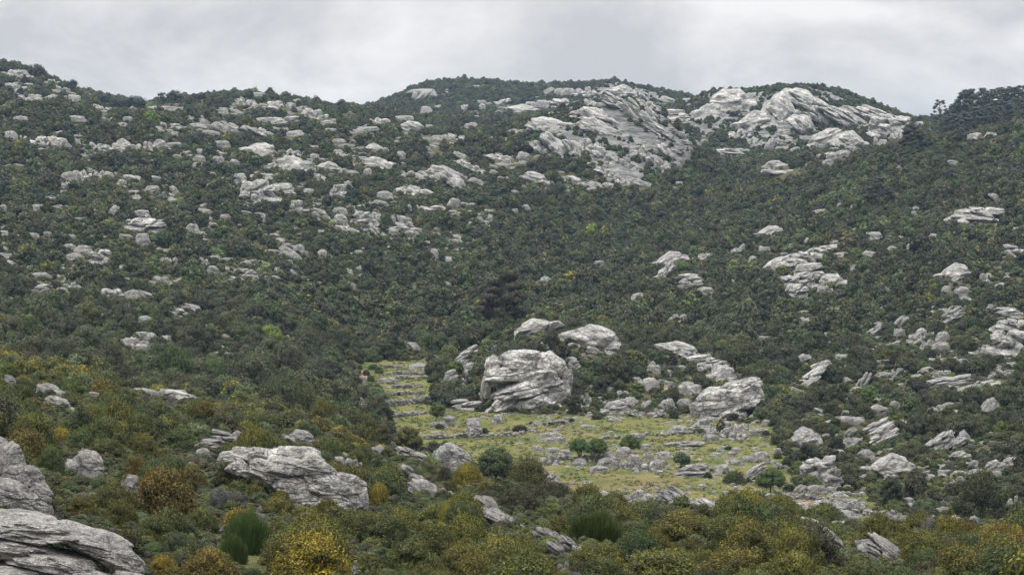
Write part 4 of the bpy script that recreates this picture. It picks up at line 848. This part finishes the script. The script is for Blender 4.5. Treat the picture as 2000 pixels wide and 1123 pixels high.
# ---------------- individually placed shrubs of the foreground
shr = []       # (obj, px, py_mid, wpx, words, B)
sr = np.random.default_rng(21)
PHR = {'dark': 'dark green shrub', 'near': 'dark olive-green shrub', 'olive': 'olive shrub with yellowish tips', 'gold': 'golden-yellow shrub', 'orange': 'rusty orange-tipped shrub', 'brown': 'brownish shrub', 'green': 'fresh green shrub', 'pale': 'pale grey-green shrub', 'lime': 'vivid lime shrub', 'yellow': 'bright yellow-green shrub', 'broom': 'spiky green broom bush', 'grey': 'grey half-bare shrub'}
def place_shrub(px, yb, wpx, hpx, pal, P=None, individual=True, lab=None):
    B = on_ground(px, yb) if P is None else P; s = px_per_m(B); W = wpx / s; H = hpx / s
    if pal == 'broom': me = NEARB[int(sr.integers(0, 2))]; uh = .6; ww = 1.1; nm = 'broom_bush'
    elif pal == 'grey': me = NEART[int(sr.integers(0, 2))]; uh = .5; ww = 1; nm = 'grey_bush'
    else:
        i = int(sr.integers(0, 8)); me = NEAR[i]; uh = [.76, .84, .9, .72, .82, 1.02][i % 6]; ww = 1; nm = {'gold': 'golden_shrub', 'orange': 'golden_shrub', 'yellow': 'golden_shrub', 'pale': 'leafy_shrub', 'green': 'leafy_shrub', 'lime': 'leafy_shrub'}.get(pal, 'oak_shrub')
    e = link(nm, None, cat='shrub', loc=B - np.array([0, 0, .12 * H]), rot=(0, 0, sr.uniform(0, 6.28)), scale=(W * ww, W * ww * sr.uniform(.85, 1.15), H / uh), label=lab)
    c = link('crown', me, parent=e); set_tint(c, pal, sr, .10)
    link('trunk', STEM[int(sr.integers(0, 3))], parent=e)
    shr.append((e, px, yb - hpx / 2, wpx, pal, math.hypot(B[0], B[1])))
    return e
HS = [(600,1150,165,145,'gold','large golden-yellow shrub at the bottom, right of the small grass clearing'),
 (400,1150,135,100,'orange','round orange-gold shrub at the bottom edge, left of the small grass clearing'),
 (312,1010,120,125,'orange','tall rusty orange shrub between the cut-off left rock and the pale slab'),
 (262,935,60,60,'orange',None),(370,955,60,60,'orange',None),
 (40,895,95,72,'orange',None),(112,868,52,40,'gold',None),(912,950,66,56,'gold','yellow-topped round shrub in front of the tall ribbed boulder'),
 (480,1082,72,80,'broom','dark spiky broom bush above the small grass clearing, right of the rusty shrub'),(448,1098,52,52,'broom','brighter spiky broom bush beside the round orange-gold shrub'),
 (1165,1060,100,60,'broom','wide spiky broom bush right of the long leaning bottom rock'),
 (428,990,62,52,'grey','grey half-bare shrub left of the dark broom bush'),(465,985,40,34,'grey',None),(940,1105,44,44,'gold',None),(868,945,30,46,'brown','small upright brown shrub at the foot of the tall ribbed boulder'),
 (60,1150,150,90,'olive','wide olive shrub in the very bottom left corner'),(870,1030,34,60,'yellow','narrow bright yellow shrub left of the small leaning boulder'),
 (738,990,44,56,'gold',None),(930,1160,110,100,'olive',None),(1330,1060,150,80,'olive',None),(1290,1140,160,90,'olive',None),(1440,1130,140,80,'olive',None),(1010,1000,90,66,'brown',None),(1030,950,80,74,'olive',None),(1085,980,80,50,'dark',None),
 (340,1085,60,60,'pale','feathery pale green shrub left of the broom bushes'),(360,1050,40,50,'pale',None),(190,960,60,36,'green',None),(90,925,60,66,'green',None),(230,1030,70,70,'olive',None),(310,1130,60,60,'gold',None),(215,1000,84,70,'near',None),(150,1010,76,56,'olive',None),(300,1060,84,72,'near',None),(385,1040,70,62,'near',None),(540,1010,80,50,'olive',None),(600,1040,90,56,'near',None),(690,1060,100,84,'olive',None),(760,1070,110,90,'near',None),(200,900,84,60,'near',None),(270,890,78,58,'olive',None),(340,880,80,56,'near',None),(150,880,76,50,'near',None),(520,840,60,44,'near',None),(800,1120,120,90,'near',None),(1180,1140,110,70,'near',None),(1560,1140,130,80,'olive',None),(1700,1150,120,70,'near',None),(1880,1130,130,80,'olive',None)]
for h in HS:
    place_shrub(*h[:5], lab=h[5]); q_ = shr[-1]
    mark(((_gx - h[0]) / (h[2] * .42)) ** 2 + ((_gy - (min(h[1], 1130) - h[3] * .5)) / (h[3] * .5)) ** 2 < 1, q_[5])
mark(((_gx - 500) / 34) ** 2 + ((_gy - 1100) / 30) ** 2 < 1, 125.0)
MB_ = [(1076,830,12,9),(1100,828,10,8),(1118,824,12,10),(1076,850,18,12),(1015,842,34,16),(1038,828,11,7),(947,846,13,14),(857,837,22,12),(750,817,11,10),(762,705,13,9),(777,772,9,8),(1427,878,17,10),(1248,915,16,13),(1386,933,17,16),(1418,925,9,6),(1438,942,46,28),(1467,942,11,10),(1547,958,26,18),(1368,846,26,14),(714,733,18,14),(700,722,14,12),(727,722,18,14),(792,704,22,12),(735,765,26,20),(722,745,18,16),(846,765,22,22),(862,780,30,26),(1523,895,20,16),(1540,910,24,20),(1500,850,16,12),(1340,806,18,14),(1190,806,14,10),(1160,800,20,20),(1055,800,20,10),(1455,945,16,10),(1560,935,20,20)]
for i_, (x, y, w, h) in enumerate(MB_): place_shrub(x, y, w, h, 'dark' if i_ % 3 else 'green')
# ---------------- scatter
def jitter_points():
    """points on the land in a jittered grid whose spacing grows a little with distance"""
    P = []
    for (r0, r1, sp) in [(60, 215, 2.3), (215, 350, 1.95), (350, 700, 3.25), (700, 1100, 3.4), (1100, 1700, 3.4), (1700, 2320, 4.2)]:
        xw = r1 * 0.31
        gx, gy = np.meshgrid(np.arange(-xw, xw, sp), np.arange(r0 * .95, r1, sp)); gx = gx.ravel() + sr.uniform(-.5, .5, gx.size) * sp; gy = gy.ravel() + sr.uniform(-.5, .5, gy.size) * sp
        rr = np.hypot(gx, gy); k = (rr >= r0) & (rr < r1) & (np.abs(gx / np.maximum(gy, 1)) < 0.29); P.append(np.stack([gx[k], gy[k], np.full(k.sum(), sp)], -1))
    return np.vstack(P)
J = jitter_points()
def ground_z(x, y):
    """bilinear look-up in the bearing/distance lattice"""
    r = np.hypot(x, y); c = (x / y) * (FPX * math.cos(PITCH) + 0) ; d300 = pix_dir(XC, np.full(len(XC), 300.0)); tx = d300[:, 0] / d300[:, 1]
    ci = np.interp(x / y, tx, np.arange(NC)); i = np.clip(ci.astype(int), 0, NC - 2); t = ci - i
    zz = np.zeros_like(x); bs = np.zeros_like(x); fl = np.zeros_like(x); ms = np.zeros_like(x); sn = np.zeros_like(x)
    for col in range(NC - 1):
        k = np.nonzero(i == col)[0]
        if len(k) == 0: continue
        tt = t[k]
        a = [np.interp(r[k], TR[:, col + q], TZ[:, col + q]) for q in (0, 1)]; zz[k] = a[0] * (1 - tt) + a[1] * tt
        a = [np.interp(r[k], TR[:, col + q], MEAD[:, col + q]) for q in (0, 1)]; ms[k] = a[0] * (1 - tt) + a[1] * tt
        bs[k] = np.interp(r[k], TR[:, col], bare[:, col]); fl[k] = np.interp(r[k], TR[:, col], flat[:, col])
        a = [np.interp(r[k], TR[:, col + q], np.minimum.accumulate(tpy[:, col + q])) for q in (0, 1)]; sn[k] = a[0] * (1 - tt) + a[1] * tt
    return zz, ms, sn, bs, fl
gz, gm, gs, gb, gf = ground_z(J[:, 0], J[:, 1])
JP = np.stack([J[:, 0], J[:, 1], gz], -1); jx, jy, jf = to_pix(JP); jr = np.hypot(J[:, 0], J[:, 1]); ppm = FPX / jr
# thickness of the scrub varies over the hill
cov = fbm(JP * [1, 1, 0] / 22.0 + 3, 3)
size = np.clip(np.exp(sr.normal(0, .33, len(JP))), .5, np.where(jr < 350, 1.35, 1.9)) * np.where(jr < 215, 3.0, 1) * np.where((jr >= 215) & (jr < 350), 2.4, 1) * np.where(jr < 350, 1, np.where(jr < 700, 4.15, np.where(jr < 1100, 4.15, 4.2))) * (1 + .25 * cov)
hgt = size * sr.uniform(.62, 1.12, len(JP))
edge = (gf < .70) & (pnoise(JP * [1, 1, 0] / 9.0 + 60) > .22)
size = np.where(gm > .3, size * .6, size); hgt = np.where(gm > .3, hgt * .6, hgt)
keep = ((gm < .3) | edge) & (cov > -.75) & (jy < gs + 3 + hgt * ppm * 1.3) & (jx > -270) & (jx < 2270) & (jr > 88)
keep &= sr.random(len(JP)) < np.where(cov < -.35, .6, .95)
_dg = pnoise(np.stack([(JP[:, 0] * .8 + JP[:, 2] * 1.5) / 11, JP[:, 1] / 60, gz * 0], -1))
keep &= (gb < .5) | (_dg > -.16) | (sr.random(len(JP)) < .05)
size = np.where(gb > .5, size * .75, size); hgt = np.where(gb > .5, hgt * .7, hgt)
# plants do not grow through the rock
def rock_free(px, pym, pr, hw, dys=(-.5, .05), RM=RM):
    ok = np.ones(len(px), bool)
    for dx in (-.42, 0, .42):
        for dy in dys:
            xi = np.clip(((px + dx * hw) / 2).astype(int), 0, 999); yi = np.clip(((pym + dy * hw) / 2).astype(int), 0, 561)
            ok &= (px < 0) | (px > 2000) | ~(RM[yi, xi] < 1e8) | (pr > RM[yi, xi] + 4 + size_r * 1.2)
    return ok
size_r = size
ok = rock_free(jx, jy - hgt * ppm * .45, jr, size * ppm * .5) & (rock_free(jx, jy - hgt * ppm * .45, jr, size * ppm * .5, (-.85, -.2, .3, .55), RM2) | (jr > 350))
ok2 = sr.random(len(JP)) < .07
shrink = (~ok) & ok2; size = np.where(shrink, size * .5, size); hgt = np.where(shrink, hgt * .5, hgt)
keep &= ok | shrink | ((gb > .5) & (_dg > .02) & (sr.random(len(JP)) < .75))
# placed shrubs need room
for e, px, pm, w, pal, r in shr: keep &= ~((np.abs(jx - px) < w * .38) & (np.abs(jr - r) < 2.2))
J, JP, jx, jy, jr, ppm, size, hgt, cov = J[keep], JP[keep], jx[keep], jy[keep], jr[keep], ppm[keep], size[keep], hgt[keep], cov[keep]
gsk = gs[keep]
# low undergrowth fills the gaps between the plants
ug = []
for (r0, r1, sp, s_) in [(70, 220, .85, .75), (220, 360, 1.15, .95), (360, 1050, 2.3, 1.9)]:
    xw = r1 * .30; gx, gy = np.meshgrid(np.arange(-xw, xw, sp), np.arange(r0 * .95, r1, sp)); gx = gx.ravel() + sr.uniform(-.5, .5, gx.size) * sp; gy = gy.ravel() + sr.uniform(-.5, .5, gy.size) * sp
    rr_ = np.hypot(gx, gy); k = (rr_ >= r0) & (rr_ < r1) & (np.abs(gx / gy) < .28); ug.append(np.stack([gx[k], gy[k], np.full(k.sum(), s_)], -1))
ug = np.vstack(ug); uz_, um_, us_, ub_, uf_ = ground_z(ug[:, 0], ug[:, 1]); UP = np.stack([ug[:, 0], ug[:, 1], uz_], -1); ux_, uy_, _ = to_pix(UP)
usz = ug[:, 2] * np.exp(sr.normal(0, .35, len(ug))); k = (um_ < .3) & (uy_ < us_ + 12) & (uy_ - usz * .7 * FPX / np.hypot(ug[:, 0], ug[:, 1]) < 1130) & (sr.random(len(ug)) < .85)
occ = set(map(tuple, np.floor(JP[:, :2] / 3.0).astype(int)))
rfar = np.hypot(UP[:, 0], UP[:, 1]) > 360; cells = np.floor(UP[:, :2] / 3.0).astype(int)
k &= ~rfar | np.array([tuple(q_) not in occ for q_ in cells])
k &= (ub_ < .4)
UP, usz = UP[k], usz[k]; nu = len(UP)
# species by place
u = sr.random(len(JP)); nz = pnoise(JP * [1, 1, 0] / 14.0 + 40) + .6 * pnoise(JP * [1, 1, 0] / 60.0 + 80); nn = jr < 330
pal = np.full(len(JP), 'dark', dtype='<U8')
warm = nn & (nz + sr.normal(0, .35, len(JP)) > 0.0)
pal[nn] = 'near'; pal[warm] = 'olive'
pal[nn & (nz > .25) & (u < .10)] = 'gold'
pal[nn & (u > .98)] = 'orange'
pal[(u > .26) & (u < .34)] = 'brown'
pal[(u > .34) & (u < np.where(nz < -.1, .60, .44))] = 'green'
pal[(u > .60) & (u < np.where(nz < -.15, .72, .63))] = 'pale'
pal[~nn & (u < .05)] = 'olive'
pal[(u > .735) & (u < .737)] = 'lime'
pal[nn & (u > .755) & (u < .765)] = 'grey'
visb = (jy - hgt * ppm < gsk - 1) & (jx > 4) & (jx < 1996) & (jy - hgt * ppm < 1118)
order = np.argsort(-(size * ppm) * visb)
n_ind = 300 - 0
LIM = {'oak_shrub': 262}
chosen = []
cnt = 0
for i in order:
    if cnt >= 204: break
    place_shrub(float(jx[i]), float(jy[i]), float(size[i] * ppm[i]), float(hgt[i] * ppm[i]), str(pal[i]), P=JP[i]); chosen.append(i); cnt += 1
rest = np.ones(len(JP), bool); rest[chosen] = False
# ---------------- the countless rest: one mass of scrub
pc = bpy.data.collections.new('scrub_plants')      # sources only, not part of the scene
PRO = []
def proto(nm, blocks):
    o = bpy.data.objects.new('plant_%02d' % len(PRO), make_mesh(nm, blocks, [M_LEAF])); pc.objects.link(o); PRO.append(o)
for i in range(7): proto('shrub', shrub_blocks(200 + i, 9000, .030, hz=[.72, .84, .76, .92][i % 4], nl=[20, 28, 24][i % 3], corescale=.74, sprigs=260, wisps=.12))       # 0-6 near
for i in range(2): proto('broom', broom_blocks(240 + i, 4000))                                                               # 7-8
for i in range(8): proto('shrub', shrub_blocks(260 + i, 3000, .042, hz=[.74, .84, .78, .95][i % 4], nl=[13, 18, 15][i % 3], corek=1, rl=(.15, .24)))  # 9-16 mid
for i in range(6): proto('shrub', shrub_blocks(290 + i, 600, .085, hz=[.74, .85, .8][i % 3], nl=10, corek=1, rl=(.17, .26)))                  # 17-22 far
Q = np.vstack([JP[rest], UP]); rr = np.concatenate([jr[rest], np.hypot(UP[:, 0], UP[:, 1]) + 130]); n = len(Q)
pl = np.concatenate([pal[rest], np.array(['near', 'brown', 'green', 'pale', 'olive', 'grey'])[sr.choice(6, nu, p=[.34, .22, .16, .14, .10, .04])]])
pid = np.where(rr < 260, sr.integers(0, 7, n), np.where(rr < 640, sr.integers(9, 17, n), sr.integers(17, 23, n)))
pid = np.where((pl == 'broom') & (rr < 330), sr.integers(7, 9, n), pid)
S = np.concatenate([size[rest], usz]); H = np.concatenate([hgt[rest], usz * sr.uniform(.45, .8, nu)]); uh = .85
scl = np.stack([S, S * sr.uniform(.85, 1.15, n), H / uh], -1)
k = np.exp(sr.normal(0, .30, n)); hh = sr.normal(0, .05, n); fct = np.stack([1 + hh, np.ones(n), 1 - hh], -1) * k[:, None]
ta = np.array([PAL[p][0] for p in pl]) * fct; tb = np.array([PAL[p][1] for p in pl]) * fct
pm = bpy.data.meshes.new('scrub'); pm.vertices.add(n); pm.vertices.foreach_set('co', (Q - np.stack([0 * H, 0 * H, .12 * H], -1)).ravel().astype(np.float32))
def pattr(nm, ty, arr, key):
    A = pm.attributes.new(nm, ty, 'POINT'); A.data.foreach_set(key, np.ascontiguousarray(arr).ravel())
pattr('pid', 'INT', pid.astype(np.int32), 'value'); pattr('scl', 'FLOAT_VECTOR', scl.astype(np.float32), 'vector')
pattr('rotz', 'FLOAT_VECTOR', np.stack([sr.normal(0, .06, n), sr.normal(0, .06, n), sr.uniform(0, 6.28, n)], -1).astype(np.float32), 'vector')
pattr('tint', 'FLOAT_VECTOR', ta.astype(np.float32), 'vector'); pattr('tip', 'FLOAT_VECTOR', tb.astype(np.float32), 'vector')
pm.materials.append(M_LEAF)
scrub = link('scrub', pm, kind='stuff', label='dense evergreen scrub covering the hillsides between the rocks', cat='scrub')
def scatter_nodes(name, coll):
    ng = bpy.data.node_groups.new(name, 'GeometryNodeTree')
    ng.interface.new_socket('Geometry', in_out='INPUT', socket_type='NodeSocketGeometry'); ng.interface.new_socket('Geometry', in_out='OUTPUT', socket_type='NodeSocketGeometry')
    N, L = ng.nodes, ng.links; gi = N.new('NodeGroupInput'); go = N.new('NodeGroupOutput'); ip = N.new('GeometryNodeInstanceOnPoints')
    ci = N.new('GeometryNodeCollectionInfo'); ci.inputs['Collection'].default_value = coll; ci.inputs['Separate Children'].default_value = True; ci.inputs['Reset Children'].default_value = True
    ip.inputs['Pick Instance'].default_value = True
    def na(nm, ty):
        a = N.new('GeometryNodeInputNamedAttribute'); a.data_type = ty; a.inputs['Name'].default_value = nm; return a.outputs['Attribute']
    L.new(gi.outputs[0], ip.inputs['Points']); L.new(ci.outputs[0], ip.inputs['Instance']); L.new(na('pid', 'INT'), ip.inputs['Instance Index'])
    er = N.new('FunctionNodeEulerToRotation'); L.new(na('rotz', 'FLOAT_VECTOR'), er.inputs[0]); L.new(er.outputs[0], ip.inputs['Rotation'])
    L.new(na('scl', 'FLOAT_VECTOR'), ip.inputs['Scale']); L.new(ip.outputs[0], go.inputs[0]); return ng
md = scrub.modifiers.new('scatter', 'NODES'); md.node_group = scatter_nodes('scatter', pc)
print('scrub instances', n, 'individual shrubs', len(shr), 'rocks', len(rock_things))

# ---------------- grass on the meadow
def tuft(seed, n=34):
    r = np.random.default_rng(seed); a = r.uniform(0, 6.28, n); b = r.normal(0, .28, (n, 3)) * [1, 1, 0]
    d_ = np.stack([np.cos(a) * .35, np.sin(a) * .35, np.ones(n)], -1); h = r.uniform(.35, 1, n)[:, None]; s = np.stack([-np.sin(a), np.cos(a), 0 * a], -1) * .05
    V = np.stack([b - s, b + s, b + d_ * h + s * .3, b + d_ * h - s * .3], 1).reshape(-1, 3)
    return [(V, np.arange(4 * n).reshape(n, 4), 0, {'young_lit': r.random(n), 'vary': r.random(n)})]
gc_ = bpy.data.collections.new('grass_sources')
for i in range(4):
    o = bpy.data.objects.new('tuft_%02d' % i, make_mesh('tuft', tuft(400 + i), [M_LEAF])); gc_.objects.link(o)
N_ = 26000
gx = sr.uniform(-75, 85, N_); gy = sr.uniform(340, 640, N_); e_ = np.stack([sr.uniform(-13, -9, 500), sr.uniform(88, 125, 500)], -1)
gx = np.concatenate([gx, e_[:, 0]]); gy = np.concatenate([gy, e_[:, 1]])
z_, m_, s_, b_, f_ = ground_z(gx, gy); nzz = pnoise(np.stack([gx / 9, gy / 14, gx * 0 + 3], -1)) + .5 * pnoise(np.stack([gx / 2.5, gy / 3, gx * 0 + 8], -1))
k = (m_ > .5) & (nzz > -.25); gx, gy, z_, nzz = gx[k], gy[k], z_[k], nzz[k]; n = len(gx)
gmsh = bpy.data.meshes.new('grass'); gmsh.vertices.add(n); gmsh.vertices.foreach_set('co', np.stack([gx, gy, z_], -1).ravel().astype(np.float32)); gmsh.materials.append(M_LEAF)
pm = gmsh
brown = sr.random(n) < np.clip(.35 + .5 * nzz, .1, .8)
col_ = np.where(brown[:, None], [[.125, .108, .048]], [[.070, .092, .027]]) * np.exp(sr.normal(0, .25, n))[:, None]
sc_ = np.exp(sr.normal(-1.15, .35, n)); pattr('pid', 'INT', sr.integers(0, 4, n).astype(np.int32), 'value'); pattr('scl', 'FLOAT_VECTOR', np.stack([sc_ * 1.6, sc_ * 1.6, sc_ * .8], -1).astype(np.float32), 'vector')
pattr('rotz', 'FLOAT_VECTOR', np.stack([0 * gx, 0 * gx, sr.uniform(0, 6.28, n)], -1).astype(np.float32), 'vector'); pattr('tint', 'FLOAT_VECTOR', col_.astype(np.float32), 'vector'); pattr('tip', 'FLOAT_VECTOR', (col_ * 1.35).astype(np.float32), 'vector')
grass = link('meadow_grass', gmsh, kind='stuff', label='tufts of green and straw-coloured grass over the meadow', cat='grass')
md = grass.modifiers.new('scatter', 'NODES'); md.node_group = scatter_nodes('scatter_grass', gc_)
# ---------------------------------------------------------------- air
hz_m, nt, N, L, out = mat('haze')
pv = N.new('ShaderNodeVolumePrincipled'); pv.inputs['Color'].default_value = (0.50, 0.74, 1.0, 1); pv.inputs['Density'].default_value = 0.000045; pv.inputs['Anisotropy'].default_value = 0.1
L.new(pv.outputs[0], out.inputs['Volume'])
zlo, zhi = TZ.min() - 1, max(CAMZ, TZ.max() + 14) + 6
x_, y0_, y1_ = 1400, -40, 4000
hv = np.array([(sx * x_, y, z) for z in (zlo, zhi) for y in (y0_, y1_) for sx in (-1, 1)])
hf = np.array([[0, 1, 3, 2], [4, 6, 7, 5], [0, 4, 5, 1], [2, 3, 7, 6], [0, 2, 6, 4], [1, 5, 7, 3]])
link('haze', make_mesh('haze', [(hv, hf[:, ::-1], 0, {})], [hz_m]), kind='stuff')
# ---------------------------------------------------------------- names for single things
MARKS = [("the flat tree on the left skyline",72,145),("the sky gap in the left skyline",290,205),("the rocks topping the middle ridge",520,200),("the green tree high mid-left",455,280),
 ("the tall split cliff block",510,375),("the pyramid-shaped left outcrop",285,435),("the broad domed upper-left outcrop",572,320),("the steeply tilted ribbed outcrop",872,335),("the twin round cliff boulders",755,440),
 ("the flat far ridge",900,190),("the banded rocky knoll",1170,270),("the bare summit dome",1580,230),("the mushroom rock in the notch",1520,322),("the right skyline pines",1900,215),("the lone pale outcrop upper right",1910,425),
 ("the towering stepped right-slope outcrop",1570,550),("the round-topped valley-side rock",1300,510),("the brownish valley pine",985,600),("the great cliff boulder",1035,745),("the big leaning block",1425,780),("the dome above the cliff boulder",1162,660),
 ("the slanting slab stack",1590,740),("the layered right-edge cliff",1975,670),("the large round meadow tree",1509,940),("the flat-topped pale dome",1738,915),("the largest meadow rock pile",1240,905),("the drum-shaped rock",926,832),
 ("the lone terrace tree",739,728),("the round tree beside the terraces",850,805),("the long lichened foreground slab",590,930),("the tall ribbed boulder",885,895),("the cut-off left rock",20,910),("the long bottom-left slab",130,1080),
 ("the pale slab on the left crest",323,770),("the layered rocks mid-left",200,500),("the rubbly outcrop lower left slope",265,675),("the large golden bottom shrub",600,1070),("the touching pair of meadow trees",1150,880),
 ("the long ribbed bottom-right rock",1740,1085),("the wide broom bush",1165,1040),("the rusty orange shrub",312,950)]
ORD = ['nearest', 'second', 'third', 'fourth', 'fifth', 'sixth', 'seventh', 'eighth', 'ninth', 'tenth', 'eleventh', 'twelfth', 'thirteenth', 'fourteenth', 'fifteenth', 'sixteenth', 'seventeenth', 'eighteenth', 'nineteenth', 'twentieth'] + ['%dth' % k for k in range(21, 60)]
def bearing(dx, dy):
    a = (math.degrees(math.atan2(-dy, dx)) + 360) % 360
    return ['right of', 'above and right of', 'above', 'above and left of', 'left of', 'below and left of', 'below', 'below and right of'][int((a + 22.5) // 45) % 8]
def name_all(items, phrase, noun, skip=4):
    """items: (object, px, py, class word)"""
    groups = {}
    for o, px, py, cl in items:
        d = sorted(((math.hypot(px - m[1], (py - m[2]) * 1.5), m) for m in MARKS), key=lambda t: t[0])
        d = [t for t in d if t[0] > skip] or d
        m = d[0][1]; groups.setdefault((cl, m[0], bearing(px - m[1], py - m[2])), []).append((d[0][0], o))
    for (cl, mk, br), L in groups.items():
        L.sort(key=lambda t: t[0])
        for n_, (_, o) in enumerate(L):
            w = ORD[n_] if len(L) > 1 else ''
            t = ' '.join((phrase(cl, w) + ' ' + br + ' ' + mk).split())
            if len(t.split()) > 15: t = t.replace(' with yellowish tips', '').replace('-tipped', '')
            if len(t.split()) > 15: t = t.replace(' and left of', '-left of').replace(' and right of', '-right of')
            o['label'] = t
items = []
for rk in rock_things:
    if rk.get('label'): rk['o']['group'] = 'limestone outcrops'; continue
    w, h = rk['w'], rk['h']; size_ = 'small' if w * h < 420 else ('large' if w * h > 1500 else 'medium')
    shp = {'S': 'flat', 'L': 'layered', 'D': 'rounded', 'B': 'blocky'}[rk['k']]
    if abs(rk['t']) > 22: shp = 'tilted ' + shp
    cl = size_ + ' ' + shp
    items.append((rk['o'], rk['cx'], rk['yb'] - h / 2, cl)); rk['o']['category'] = 'rock'; rk['o']['group'] = 'limestone outcrops'
name_all(items, lambda c, w: (w + ' ' if w else '') + c + ' grey rock', 'rock', 22)
items = []
for e, px, py, w, pal_, r in shr:
    e['group'] = 'shrubs on the near slope'
    if 'label' in e: continue
    cl = PHR[pal_]; cl = ('large ' if w > 62 else 'small ' if w < 42 else '') + cl
    items.append((e, px, py, cl))
name_all(items, lambda c, w: (w + ' ' if w else '') + c, 'shrub', 30)
name_all([(o, x, y, c) for o, x, y, w, c in bright], lambda c, w: (w + ' ' if w else '') + c, 'tree', 10)
